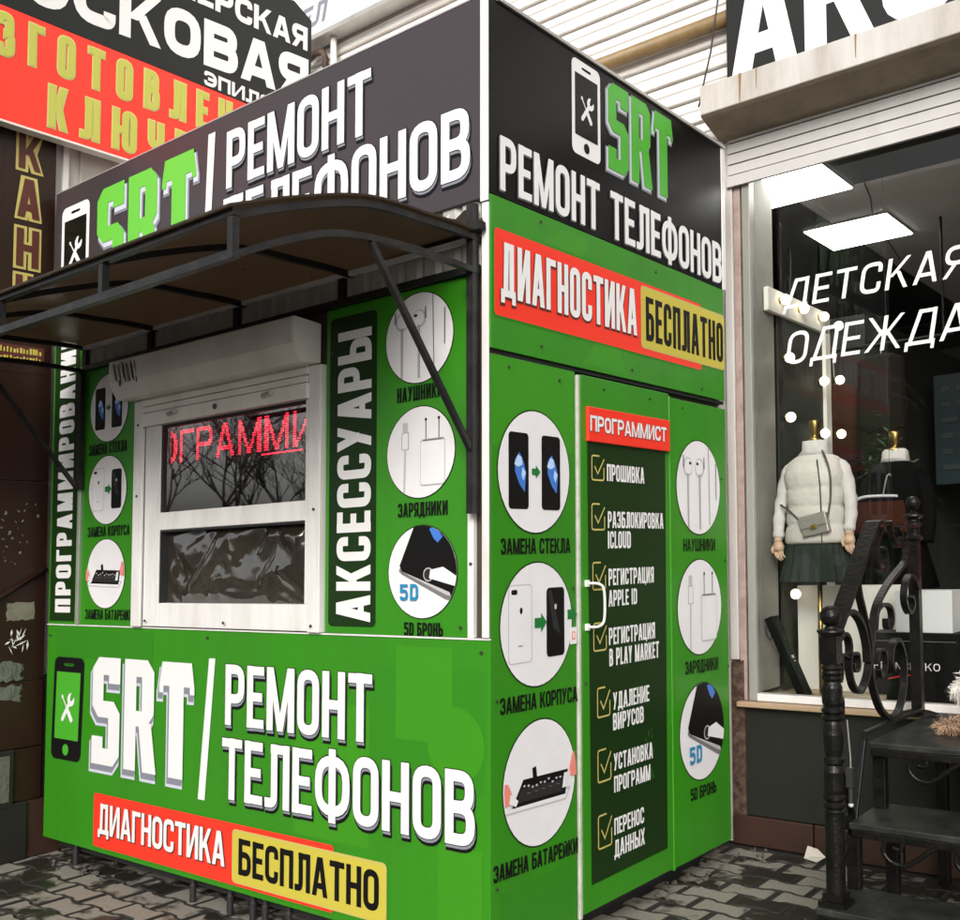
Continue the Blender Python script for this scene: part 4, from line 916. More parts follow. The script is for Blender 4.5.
def diag(m):
    price_box(m, FRONT, (-2.347, .145, -.728, .387), (-1.310, .162, -.463, .358))
    text(m, FRONT, 'ДИАГНОСТИКА', -2.300, .206, .94, .137, 'print_red_brown', w=.0046, weight=.16, gap=.06, grow=.003)
    text(m, FRONT, 'ДИАГНОСТИКА', -2.303, .208, .94, .137, 'print_white', w=.0056, weight=.16, gap=.06)
    text(m, FRONT, 'БЕСПЛАТНО', -1.275, .193, .782, .142, 'print_black', w=.0056, weight=.17, gap=.07)
part('offer_strip', diag, lp)

# black sign board over the awning
fb_ = part('front_sign', lambda m: m.box(-W, -.012, -.012, .03, 2.62, TOP, 'black_vinyl_sky_sheen'), bevel=.002)
UF = Frame((0, -.012, 0), (1, 0, 0), (0, 0, 1), (0, -1, 0))
part('phone_icon', lambda m: phone_icon(m, UF, -2.738, 2.735, -2.482, 3.225, 'print_white', 'black_vinyl', 'print_white', .002), fb_)
part('brand_lettering', lambda m: srt_blocks(m, UF, -2.405, 2.765, .79, .470, 'leaf_bright_print', 'print_pale_grey', 'print_grey', None, .012, -.022, .002), fb_)
part('divider_stroke', lambda m: put(m, UF, [(-1.560, 2.72), (-1.518, 2.72), (-1.487, 3.268), (-1.535, 3.268)], 'print_white', .002), fb_)
part('lettering', lambda m: shadow_text(m, UF, 'РЕМОНТ', -1.404, 2.995, .858, .245, wo=.002), fb_)
part('lettering', lambda m: shadow_text(m, UF, 'ТЕЛЕФОНОВ', -1.420, 2.708, 1.350, .248, wo=.002), fb_)
part('edge_trim', lambda m: m.box(-W-.004, -.05, -.013, .03, TOP+.001, TOP+.007, 'aluminium'), fb_)
# white angle on the corner
ca = part('corner_angle', lambda m: m.box(-.026, .0085, -.018, -.0125, 2.605, TOP+.012, 'white_plastic'), bevel=.002)
part('corner_angle', lambda m: m.box(-.024, .004, -.012, -.004, 1.158, 2.603, 'white_plastic'), bevel=.002)
part('panel_edge', lambda m: m.box(-.092, -.066, -.004, .016, 1.156, 2.37, 'white_plastic'), bevel=.002)

# upper front: left strip, picture panels, right panel
pp = part('program_strip', lambda m: m.box(-W, -2.540, .0, .016, 1.156, 2.60, 'green_vinyl'), bevel=.002)
part('strip_ground', lambda m: put(m, FRONT, [(-2.79, 1.17), (-2.56, 1.17), (-2.56, 2.59), (-2.79, 2.59)], 'dark_green_print', .001), pp)
part('lettering', lambda m: text(m, Frame((-2.597, 0, 0), (0, 0, 1), (-1, 0, 0), (0, -1, 0)), 'ПРОГРАММИРОВАНИЕ', 1.212, 0, 1.36, .142, 'print_white', w=.002, weight=.20, gap=.12, rr=.4), pp)
part('divider_rail', lambda m: m.box(-2.537, -2.515, -.012, .016, 1.157, 2.40, 'aluminium'), bevel=.003)
sp = part('service_panel', lambda m: m.box(-2.513, -2.052, .0, .016, 1.156, 2.375, 'green_vinyl'), bevel=.002)
for cb, kd in ((2.175, 'glass'), (1.787, 'body'), (1.396, 'battery')): picture(FRONT, -2.29, cb, .160, kd, sp, .002)
part('caption', lambda m: text(m, FRONT, 'ЗАМЕНА СТЕКЛА', -2.458, 1.958, .326, .052, 'print_black', w=.002, weight=.17), sp)
part('caption', lambda m: text(m, FRONT, 'ЗАМЕНА КОРПУСА', -2.454, 1.570, .356, .048, 'print_black', w=.002, weight=.17), sp)
part('caption', lambda m: text(m, FRONT, 'ЗАМЕНА БАТАРЕЙКИ', -2.460, 1.183, .398, .047, 'print_black', w=.002, weight=.17), sp)
ap = part('accessory_panel', lambda m: m.box(-.790, -.094, .0, .016, 1.156, 2.372, 'green_vinyl'), bevel=.002)
part('strip_ground', lambda m: put(m, FRONT, rrect(-.770, 1.182, -.522, 2.334, .02), 'dark_green_print', .001), ap)
part('lettering', lambda m: text(m, Frame((-.548, 0, 0), (0, 0, 1), (-1, 0, 0), (0, -1, 0)), 'АКСЕССУАРЫ', 1.200, 0, 1.075, .178, 'print_white', w=.002, weight=.185, gap=.09, rr=.42), ap)
for ca_, cb, kd in ((-.315, 2.195, 'earphones'), (-.307, 1.792, 'charger'), (-.297, 1.377, 'film')): picture(FRONT, ca_, cb, .159, kd, ap, .002)
part('caption', lambda m: text(m, FRONT, 'НАУШНИКИ', -.419, 1.975, .214, .053, 'print_black', w=.002, weight=.17), ap)
part('caption', lambda m: text(m, FRONT, 'ЗАРЯДНИКИ', -.413, 1.568, .233, .050, 'print_black', w=.002, weight=.17), ap)
part('caption', lambda m: text(m, FRONT, '5D БРОНЬ', -.381, 1.157, .181, .046, 'print_black', w=.002, weight=.19), ap)
def corr(m):
    x = -2.51; y0 = .006
    while x < -.10:
        m.mesh([(x, y0+.008, 2.40), (x+.018, y0-.006, 2.40), (x+.070, y0-.006, 2.40), (x+.088, y0+.008, 2.40), (x, y0+.008, 2.62), (x+.018, y0-.006, 2.62), (x+.070, y0-.006, 2.62), (x+.088, y0+.008, 2.62)],
               [(0, 1, 5, 4), (1, 2, 6, 5), (2, 3, 7, 6)], 'corrugated_grey'); x += .088
part('corrugated_strip', corr)

# serving window
sw = part('serving_window', lambda m: m.prism([(-2.048, 1.157), (-1.976, 1.157), (-1.976, 2.14), (-.866, 2.14), (-.866, 1.157), (-.800, 1.157), (-.800, 2.17), (-2.048, 2.17)], -.022, .014, 'y', 'white_plastic'), bevel=.004)
def sash(m):
    m.box(-1.968, -1.852, -.012, .045, 1.160, 2.10, 'white_plastic'); m.box(-.894, -.868, -.012, .045, 1.26, 2.10, 'white_plastic')
    m.box(-1.851, -.868, -.012, .045, 1.160, 1.262, 'white_plastic'); m.box(-1.851, -.895, -.010, .045, 1.580, 1.658, 'white_plastic'); m.box(-1.851, -.895, -.011, .045, 2.045, 2.10, 'white_plastic')
part('sash', sash, sw, bevel=.004)
part('gasket', lambda m: (m.box(-1.8515, -1.838, -.006, .03, 1.659, 2.044, 'rubber_black'), m.box(-1.8375, -.895, -.006, .03, 2.032, 2.044, 'rubber_black'), m.box(-1.8515, -1.843, -.006, .03, 1.263, 1.579, 'rubber_black'), m.box(-1.8425, -.895, -.006, .02, 1.571, 1.579, 'rubber_black'), m.box(-1.975, -1.969, -.010, .05, 1.16, 2.19, 'rubber_black')), sw)
part('pane', lambda m: m.poly([(-1.838, .004, 1.659), (-.895, .004, 1.659), (-.895, .004, 2.032), (-1.838, .004, 2.032)], 'kiosk_glass'), sw)
def film(m):
    nx, nz = 90, 36; vs = []; fs = []
    for j in range(nz+1):
        for i in range(nx+1):
            x = -1.842+.946*i/nx; z = 1.263+.308*j/nz
            p = Vector((x*2.1, 0, z*2.1)); h = 0
            w1 = mnoise.noise(p*2.0+Vector((3, 1, 2)))*.30
            for k, (f, a) in enumerate(((1.5, .024), (3.4, .010), (9.0, .0022))):
                n_ = mnoise.noise(Vector((x*f*1.3+w1, k*7.1, z*f*1.9-w1))); h += a*(1-abs(n_)*2.6)
            sag = math.sin(math.pi*((x+1.842)/.946)*2.5)
            h += .006*math.sin((z*38)+6*abs(sag)-x*9)
            e = min(1, min(i, nx-i, j, nz-j)/5)
            vs.append((x, .030-h*e, z))
    for j in range(nz):
        for i in range(nx): fs.append((j*(nx+1)+i, j*(nx+1)+i+1, (j+1)*(nx+1)+i+1, (j+1)*(nx+1)+i))
    m.mesh(vs, fs, 'film_clear')
part('plastic_film', film, sw, smooth=True)
part('screw', lambda m: [m.tube([(x, -.024, z), (x, -.0275, z)], .006, 'screw_metal', n=10) for x, z in ((-1.93, 1.185), (-1.37, 1.185), (-.84, 1.182), (-2.012, 2.06), (-2.012, 1.74), (-.83, 1.62))], sw)
# roller shutter of the window
rsw = part('shutter_housing', lambda m: m.prism([(.0, 2.331), (-.132, 2.342), (-.138, 2.336), (-.138, 2.238), (-.095, 2.172), (.0, 2.175)], -2.075, -.830, 'x', 'white_paint_metal'), bevel=.004)
part('end_cap', lambda m: m.prism([(.0, 2.329), (-.130, 2.340), (-.136, 2.334), (-.136, 2.240), (-.094, 2.174), (.0, 2.177)], -.8295, -.822, 'x', 'white_paint_metal'), rsw, bevel=.003)
def curtain(m):
    z = 2.19
    for k in range(3): m.box(-1.972, -.868, -.030, -.018, 2.108+.030*k, 2.135+.030*k, 'white_paint_metal')
    m.box(-1.974, -.866, -.034, -.014, 2.046, 2.105, 'white_paint_metal')
    for x in (-1.74, -1.10): m.tube([(x-.02, -.040, 2.083), (x+.04, -.046, 2.088)], .010, 'aluminium', n=10)
    m.tube([(-1.43, -.036, 2.078), (-1.43, -.042, 2.078)], .012, 'screw_metal', n=12)
part('shutter_curtain', curtain, rsw, bevel=.002)
def dents(m):
    for i in range(17):
        x = -2.050+i*.011; z = 2.335-rnd.random()*.02; l = .075+.025*rnd.random()
        m.mesh([(x, -.1395, z), (x+.006, -.1405, z), (x+.028+.008*rnd.random(), -.1395, z-l), (x+.022, -.1390, z-l)], [(0, 1, 2, 3)], 'rust' if i % 3 else 'white_paint_metal')
part('torn_foil', dents, rsw)

# LED board hanging inside
led = thing('led_board', (-1.37, .08, 1.85), 'red running text display glowing behind the upper window pane', 'display')
mb = MB(); mb.box(-1.96, -.80, .060, .105, 1.848, 2.045, 'rubber_black'); mb.build('housing', led, bevel=.004)
mb = MB(); LF = Frame((0, .060, 0), (1, 0, 0), (0, 0, 1), (0, -1, 0))
polys = [pl for li, pl in text_polys('ОГРАММИ', -1.945, 1.880, 1.02, .145, weight=.15, gap=.16)]
def inside(pl, x, y):
    c = False
    for i in range(len(pl)):
        (x1, y1), (x2, y2) = pl[i-1], pl[i]
        if (y1 > y) != (y2 > y) and x < (x2-x1)*(y-y1)/(y2-y1)+x1: c = not c
    return c
for j in range(15):
    y = 1.884+.0097*j
    for i in range(113):
        x = -1.945+.0094*i
        if any(inside(p, x, y) for p in polys): mb.poly([LF.P(a, b, .002) for a, b in ((x-.0044, y-.0030), (x+.0044, y-.0030), (x+.0044, y+.0030), (x-.0044, y+.0030))], 'led_red')
for i in range(40): x = -1.24+.0079*i*.8; mb.poly([LF.P(a, b, .002) for a, b in ((x-.0034, 1.863), (x+.0034, 1.863), (x+.0034, 1.869), (x-.0034, 1.869))], 'led_red')
mb.build('dots', led)

# side: upper black and green boards
us = part('side_sign', lambda m: m.box(.0, .008, -.0115, D-.028, 2.6325, TOP, 'black_vinyl'), bevel=.002)
USF = Frame((.008, 0, 0), (0, 1, 0), (0, 0, 1), (1, 0, 0))
part('phone_icon', lambda m: phone_icon(m, USF, .483, 2.918, .680, 3.284, 'print_white', 'black_vinyl', 'print_white', .002), us)
part('brand_lettering', lambda m: srt_blocks(m, USF, .732, 2.925, .525, .352, 'leaf_green_print', 'print_pale_grey', 'print_grey', None, -.009, -.010, .002), us)
part('lettering', lambda m: shadow_text(m, USF, 'РЕМОНТ', .043, 2.655, .625, .188, off=(-.005, -.006), wo=.002), us)
part('lettering', lambda m: shadow_text(m, USF, 'ТЕЛЕФОНОВ', .746, 2.652, .972, .188, off=(-.005, -.006), wo=.002), us)
part('edge_trim', lambda m: m.box(-.002, .011, -.009, D+.004, TOP+.0015, TOP+.007, 'aluminium'), us)
part('end_trim', lambda m: m.box(.0, .012, D-.026, D+.004, 2.6325, TOP, 'white_plastic'), us)
gs = part('offer_sign', lambda m: m.box(.0, .007, -.003, D-.02, 2.112, 2.6315, 'green_vinyl'), bevel=.002)
GSF = Frame((.007, 0, 0), (0, 1, 0), (0, 0, 1), (1, 0, 0))
def diag2(m):
    put(m, GSF, [(.55, 2.13), (.66, 2.24), (.80, 2.24), (.86, 2.13)], 'green_print_light', .0008); put(m, GSF, [(.30, 2.53), (.42, 2.61), (.60, 2.61), (.56, 2.53)], 'green_print_light', .0008)
    price_box(m, GSF, (.016, 2.226, 1.510, 2.522), (.986, 2.258, 1.732, 2.502), .002)
    text(m, GSF, 'ДИАГНОСТИКА', .048, 2.290, .895, .186, 'print_red_brown', w=.0036, weight=.14, gap=.06, grow=.004)
    text(m, GSF, 'ДИАГНОСТИКА', .048, 2.294, .895, .186, 'print_white', w=.0046, weight=.14, gap=.06)
    text(m, GSF, 'БЕСПЛАТНО', 1.014, 2.287, .708, .182, 'print_black', w=.0046, weight=.145, gap=.07)
part('offer_strip', diag2, gs)
part('gap_shadow_strip', lambda m: m.box(-.03, -.004, .01, D-.01, 2.098, 2.111, 'rubber_black'))  # black strip painted for the shade in the gap under the boards
# side: lower panels
sl = part('side_panel', lambda m: m.box(-.030, .0, .0055, .508, .12, 2.096, 'green_vinyl'), bevel=.003)
part('printed_square', lambda m: put(m, SIDE, [(.012, 1.79), (.50, 1.79), (.50, 2.09), (.012, 2.09)], 'green_print_light', .0006), sl)
part('printed_square', lambda m: put(m, SIDE, [(.05, .15), (.5, .15), (.5, .33), (.05, .33)], 'green_print_dark', .0006), sl)
for ca_, cb, kd in ((.252, 1.712, 'glass'), (.263, 1.186, 'body'), (.277, .647, 'battery')): picture(SIDE, ca_, cb, .211, kd, sl, .002)
part('caption', lambda m: text(m, SIDE, 'ЗАМЕНА СТЕКЛА', .057, 1.428, .412, .054, 'print_black', w=.002, weight=.18), sl)
part('caption', lambda m: text(m, SIDE, 'ЗАМЕНА КОРПУСА', .052, .902, .457, .055, 'print_black', w=.002, weight=.18, slope=-.022), sl)
part('caption', lambda m: text(m, SIDE, 'ЗАМЕНА БАТАРЕЙКИ', .016, .370, .490, .055, 'print_black', w=.002, weight=.18, slope=-.03), sl)
part('key_tag', lambda m: (m.box(.001, .003, .462, .506, 1.100, 1.160, 'print_white'), m.box(.0031, .0035, .474, .495, 1.115, 1.145, 'print_pink'), m.box(.0036, .0040, .480, .490, 1.122, 1.140, 'print_white')), sl)
part('arrow_sticker', lambda m: put(m, SIDE, [(.445, 1.190), (.475, 1.190), (.475, 1.175), (.506, 1.207), (.475, 1.24), (.475, 1.225), (.445, 1.225)], 'print_arrow', .004), sl)
part('divider_rail', lambda m: m.box(-.02, .006, .515, .532, .115, 2.085, 'aluminium_rail'), bevel=.003)
dr = part('door', lambda m: m.box(-.030, .003, .540, 1.212, .125, 2.090, 'green_vinyl'), bevel=.003)
part('list_ground', lambda m: put(m, SIDE, [(.592, .218), (1.160, .220), (1.176, 1.84), (.580, 1.84)], 'dark_green_print', .0045), dr)
hd = part('header_sign', lambda m: m.box(.004, .018, .571, 1.194, 1.842, 1.972, 'print_red'), dr, bevel=.002)
part('header_lettering', lambda m: (text(m, SIDE, 'ПРОГРАММИСТ', .582, 1.879, .582, .060, 'print_red_brown', w=.0185, weight=.19, gap=.08, grow=.002), text(m, SIDE, 'ПРОГРАММИСТ', .580, 1.880, .582, .060, 'print_white', w=.0195, weight=.19, gap=.08)), dr)
def checkbox(m, a0, b0, a1, b1):
    t = .0065; w_, h_ = a1-a0, b1-b0
    P1 = [(a0+w_*.62, b1-t/2), (a0+t/2, b1-t/2), (a0+t/2, b0+t/2), (a1-t/2, b0+t/2), (a1-t/2, b0+h_*.52)]
    for q in ribbon(fillet(P1, .012, False), t): put(m, SIDE, q, 'print_gold', .006)
    for q in ribbon([(a0+w_*.24, b0+h_*.56), (a0+w_*.48, b0+h_*.28), (a0+w_*.98, b0+h_*.86)], t): put(m, SIDE, q, 'print_gold', .0064)
LIST = (((.606, 1.697, .697, 1.795), (('ПРОШИВКА', .715, 1.700, .283, .065),)),
        ((.604, 1.510, .699, 1.613), (('РАЗБЛОКИРОВКА', .719, 1.520, .432, .064), ('ICLOUD', .718, 1.442, .170, .066))),
        ((.608, 1.286, .702, 1.393), (('РЕГИСТРАЦИЯ', .721, 1.301, .346, .064), ('APPLE ID', .720, 1.221, .212, .062))),
        ((.611, 1.059, .705, 1.167), (('РЕГИСТРАЦИЯ', .720, 1.076, .352, .065), ('В PLAY MARKET', .722, .996, .381, .066))),
        ((.634, .812, .726, .926), (('УДАЛЕНИЕ', .746, .830, .275, .065), ('ВИРУСОВ', .745, .753, .230, .064))),
        ((.634, .574, .730, .697), (('УСТАНОВКА', .748, .602, .296, .064), ('ПРОГРАММ', .749, .520, .274, .061))),
        ((.634, .332, .732, .458), (('ПЕРЕНОС', .748, .363, .222, .062), ('ДАННЫХ', .747, .279, .228, .064))))
for bx, lines in LIST:
    part('checkbox', lambda m: checkbox(m, *bx), dr)
    def ls(m):
        for s_, a_, b_, w_, h_ in lines: text(m, SIDE, s_, a_, b_, w_, h_, 'print_white', w=.006, weight=.155, gap=.075)
    part('list_lettering', ls, dr)
def hnd(m):
    m.box(.003, .016, .560, .576, 1.303, 1.327, 'white_plastic'); m.box(.003, .016, .560, .576, 1.143, 1.167, 'white_plastic')
    m.tube(catmull([(.016, .568, 1.315), (.050, .585, 1.312), (.062, .600, 1.285), (.062, .600, 1.185), (.050, .585, 1.158), (.016, .568, 1.155)], 5), .0050, 'white_plastic', n=10)
part('handle', hnd, dr, smooth=False)
def scuffs(m):
    for i in range(10):
        y, z = rnd.uniform(.99, 1.06), rnd.uniform(.50, .72); l = rnd.uniform(.01, .03)
        put(m, SIDE, [(y, z), (y+.004, z+.002), (y+.006, z+l), (y+.002, z+l*.9)], 'green_vinyl', .0052+.0001*i)
tag(part('scuffs', scuffs, dr), kind='stuff')
part('divider_rail', lambda m: m.box(-.02, .005, 1.2135, 1.229, .115, 2.080, 'green_print_light'), bevel=.003)
sr = part('side_panel', lambda m: m.box(-.030, .0, 1.231, D, .12, 2.076, 'green_vinyl'), bevel=.003)
for ca_, cb, kd in ((1.480, 1.703, 'earphones'), (1.478, 1.181, 'charger'), (1.484, .645, 'film')): picture(SIDE, ca_, cb, .205, kd, sr, .002)
part('caption', lambda m: text(m, SIDE, 'НАУШНИКИ', 1.330, 1.424, .302, .054, 'print_black', w=.002, weight=.18), sr)
part('caption', lambda m: text(m, SIDE, 'ЗАРЯДНИКИ', 1.335, .900, .312, .056, 'print_black', w=.002, weight=.18, slope=-.02), sr)
part('caption', lambda m: text(m, SIDE, '5D БРОНЬ', 1.370, .364, .242, .052, 'print_black', w=.002, weight=.2, slope=-.02), sr)
def screws(m):
    for a, b, fr in [(.10, 2.06, SIDE), (.40, 2.05, SIDE), (.70, 2.05, SIDE), (1.05, 2.05, SIDE), (1.33, 2.04, SIDE), (1.7, 1.75, SIDE), (1.72, 1.38, SIDE), (1.74, .9, SIDE), (.48, 1.30, SIDE), (.56, .95, SIDE), (.03, .95, SIDE), (.03, .35, SIDE), (.28, 2.155, GSF), (.9, 2.15, GSF), (1.5, 2.14, GSF), (.28, 2.60, GSF), (1.1, 2.585, GSF)]:
        p = fr.P(a, b, .004); q = fr.P(a, b, .009); m.tube([p, q], .0050, 'screw_metal', n=8)
    for a, b in ((-.03, 1.11), (-.03, .2), (-1.5, 1.12), (-2.77, 1.1), (-.075, 2.2), (-.075, 1.78), (-.075, 1.4), (-.12, 1.19), (-.75, 2.2)):
        m.tube([FRONT.P(a, b, .0045), FRONT.P(a, b, .010)], .0052, 'screw_metal', n=8)
part('screws', screws)

# awning, welded to the kiosk
XR, XL = -.035, -2.50
top_arc = catmull([(.0, 2.500), (-.13, 2.503), (-.26, 2.500), (-.53, 2.487), (-.80, 2.412), (-1.02, 2.332)], 5)
low_arc = catmull([(-.01, 2.372), (-.31, 2.382), (-.61, 2.362), (-.80, 2.308), (-1.008, 2.216)], 5)
aw = part('awning', lambda m: [m.mesh([(x, y, z) for x in (XL-.02, XR+.012) for dz in (.0, .007) for y, z in [(p[0]*1.02, p[1]+dz) for p in top_arc]],
     [(k, k+1, 2*len(top_arc)+k+1, 2*len(top_arc)+k) for k in range(len(top_arc)-1)] + [(len(top_arc)+k+1, len(top_arc)+k, 3*len(top_arc)+k, 3*len(top_arc)+k+1) for k in range(len(top_arc)-1)]
     + [(k, len(top_arc)+k, len(top_arc)+k+1, k+1) for k in range(len(top_arc)-1)] + [(2*len(top_arc)+k, 2*len(top_arc)+k+1, 3*len(top_arc)+k+1, 3*len(top_arc)+k) for k in range(len(top_arc)-1)]
     + [(len(top_arc)-1, 2*len(top_arc)-1, 4*len(top_arc)-1, 3*len(top_arc)-1)], 'awning_sheet')])
posts = (XR-.008, -.656, -1.283, -1.91, XL)
for x in posts: part('arch_rib', lambda m: m.flat([(y, z-.016) for y, z in top_arc], x-.010, x+.010, .020, 'awning_steel'), aw)
for x in (posts[0], XL): part('lower_rib', lambda m: m.flat(low_arc, x-.010, x+.010, .019, 'awning_steel'), aw)
for x in posts: part('front_post', lambda m: m.box(x-.011, x+.011, -1.022, -1.0, 2.228, 2.316, 'awning_steel'), aw)
part('front_rail', lambda m: m.box(XL, XR+.005, -1.024, -1.000, 2.3165, 2.336, 'awning_steel'), aw); part('front_rail', lambda m: m.box(XL, XR+.005, -1.024, -1.000, 2.204, 2.2275, 'awning_steel'), aw)
part('wall_rail', lambda m: m.box(XL, -.066, -.030, -.010, 2.476, 2.4925, 'white_plastic'), aw); part('wall_rail', lambda m: m.box(XL, -.036, -.024, -.002, 2.374, 2.398, 'awning_steel'), aw)
for x in (-.694, -1.322, -1.94, -2.49): part('wall_post', lambda m: m.box(x-.016, x+.016, -.022, -.004, 2.3985, 2.4855, 'awning_steel'), aw)
part('wall_post', lambda m: m.box(-.064, -.035, -.044, -.0135, 1.565, 2.60, 'awning_steel'), aw); part('wall_post', lambda m: m.box(-2.515, -2.487, -.036, -.0125, 1.80, 2.373, 'awning_steel'), aw)
part('brace', lambda m: m.bar((-.048, -.040, 1.775), (-.040, -.515, 2.36), .009, 'awning_steel'), aw); part('brace', lambda m: m.bar((-2.50, -.030, 1.80), (-2.50, -.515, 2.36), .009, 'awning_steel'), aw)
def torn(m):
    m.prism([(-.46, 2.506), (-.05, 2.506), (-.05, 2.585), (-.09, 2.592), (-.13, 2.570), (-.17, 2.583), (-.22, 2.555), (-.27, 2.566), (-.33, 2.535), (-.38, 2.540)], -.022, -.016, 'y', 'awning_sheet')
    for i in range(8):
        x = -.30+.036*i; h = rnd.uniform(.015, .05)
        m.poly([(x, -.018, 2.507), (x+.05, -.020, 2.507), (x+.035+rnd.uniform(-.02, .02), -.040, 2.51+h), (x+.01, -.035, 2.512+h*.7)], 'awning_sheet')
    m.poly([(-.20, -.0225, 2.575), (-.155, -.0225, 2.592), (-.18, -.0245, 2.555)], 'print_white'); m.poly([(-.34, -.0225, 2.53), (-.318, -.0225, 2.60), (-.295, -.0245, 2.535)], 'print_white')
    m.box(-.29, .0, -.050, -.020, 2.503, 2.530, 'awning_steel')
part('torn_edge', torn, aw)

# ================================================================== IRON STAIRCASE
TX = .81; TR = 1.95
stc = thing('iron_staircase', (1.35, 1.2, ZG), 'black iron steps with a wrought iron scroll railing below the shop window', 'staircase')
def spart(name, fn, **kw): mb = MB(); fn(mb); return mb.build(name, stc, **kw)
for y0, y1, z in ((.735, 1.02, .245), (.965, 1.31, .475), (1.18, 2.005, .715)):
    xl = .782 if z < .3 else .815
    spart('tread', lambda m: (m.box(xl, TR, y0, y1, z-.022, z, 'tread_iron'), m.box(xl+.005, TR, y0+.004, y0+.022, z-.05, z-.0225, 'black_steel')), bevel=.004)
for x, y, z0, z1 in ((.84, 1.235, .475, .664), (.822, 1.0, .245, .424), (.86, 1.29, ZG, .452), (.86, 1.95, ZG, .692), (.81, .77, ZG, .222), (1.86, 1.235, .475, .664), (1.86, 1.29, ZG, .452), (1.86, 1.95, ZG, .692), (1.86, .77, ZG, .222)):
    spart('leg', lambda m: m.box(x-.022, x+.022, y-.02, y+.02, z0+.0005, z1, 'black_steel'), bevel=.003)
spart('riser_sheet', lambda m: m.box(.98, TR-.1, 1.93, 1.945, .10, .69, 'rubber_black'))
C3 = [(.982, .646), (1.006, .642), (1.013, .662), (.997, .676), (.972, .672), (.955, .652), (.954, .622), (.981, .596), (1.025, .592), (1.069, .622), (1.124, .664), (1.18, .672), (1.24, .640), (1.28, .60), (1.33, .594), (1.365, .622), (1.36, .655), (1.33, .668), (1.315, .645)]
C2 = [(.971, .401), (.987, .421), (.972, .436), (.944, .428), (.931, .400), (.949, .366), (.989, .355), (1.043, .378), (1.086, .421), (1.127, .440), (1.149, .433), (1.156, .412), (1.15, .395)]
for pts, y, zo in ((C3, 1.195, 0), ([(a, b-.237) for a, b in C3], .978, 0)):
    if y < 1: pts = [(x-.025, z) for x, z in C3]; pts = [(x, z-.238) for x, z in pts]
    sm = catmull(pts, 5)
    spart('tread_scroll', lambda m: m.tube([(x, y, z) for x, z in sm], .0085, 'black_steel', n=8), smooth=True)
    spart('tread_scroll', lambda m: m.tube([(2.32-x+.18, y, z) for x, z in sm], .0085, 'black_steel', n=8), smooth=True)
# front newel
NX, NY = .828, .80
def newel(m):
    m.box(NX-.045, NX+.045, NY-.045, NY+.045, .2455, .262, 'black_steel'); m.box(NX-.034, NX+.034, NY-.034, NY+.034, .2625, .285, 'black_steel')
    m.lathe(NX, NY, [(.001, .285), (.031, .285), (.031, .545), (.034, .550), (.028, .558), (.036, .566), (.036, .574), (.028, .582), (.036, .590), (.036, .598), (.029, .606), (.033, .62), (.035, .68), (.027, .700), (.034, .708), (.034, .722), (.027, .730), (.031, .75), (.035, .80), (.030, .835), (.027, .845), (.036, .853), (.036, .861), (.028, .868), (.036, .876), (.036, .884), (.028, .892), (.033, .905), (.034, .955), (.027, .975), (.033, .985), (.033, .995), (.001, .996)], 'black_steel', n=24)
    m.lathe(NX, NY, [(.001, .996), (.030, .997), (.034, 1.004), (.029, 1.012), (.035, 1.020), (.028, 1.03), (.028, 1.034), (.001, 1.035)], 'black_steel', n=24)
    m.box(NX-.028, NX+.028, NY-.028, NY+.028, 1.0355, 1.125, 'black_steel')
    m.lathe(NX, NY, [(.001, 1.1255), (.034, 1.126), (.046, 1.140), (.044, 1.146), (.022, 1.150), (.018, 1.158), (.001, 1.159)], 'black_steel', n=20)
    m.ball((NX, NY, 1.192), .036, 'black_steel', n=20)
spart('newel_post', newel, smooth=False)
N2X, N2Y = .762, 1.90
N2X = .785
def newel2(m):
    m.lathe(N2X, N2Y, [(.001, .7155), (.085, .716), (.080, .722), (.045, .733), (.001, .734)], 'black_steel', n=22)
    m.box(N2X-.021, N2X+.021, N2Y-.021, N2Y+.021, .734, 1.44, 'black_steel')
    m.lathe(N2X, N2Y, [(.001, 1.44), (.028, 1.441), (.036, 1.452), (.028, 1.463), (.025, 1.47), (.025, 1.50), (.034, 1.508), (.034, 1.516), (.024, 1.523), (.024, 1.53), (.040, 1.545), (.038, 1.552), (.016, 1.558), (.001, 1.575)], 'black_steel', n=20)
    m.ball((N2X, N2Y, 1.602), .029, 'black_steel', n=20)
spart('newel_post', newel2)
def hrail(m):
    pts = [(.835, 1.085), (.88, 1.139), (1.00, 1.245), (1.15, 1.378), (1.30, 1.506), (1.335, 1.512)]
    m.flat(pts, TX-.030, TX+.030, .020, 'black_steel'); m.flat([(y, z-.018) for y, z in pts[:-1]], TX-.018, TX+.018, .014, 'black_steel')
spart('handrail', hrail, bevel=.003)
spart('handrail', lambda m: m.flat([(1.335, 1.508), (1.60, 1.505), (1.878, 1.50)], TX-.016, TX+.010, .010, 'black_steel'), bevel=.003)
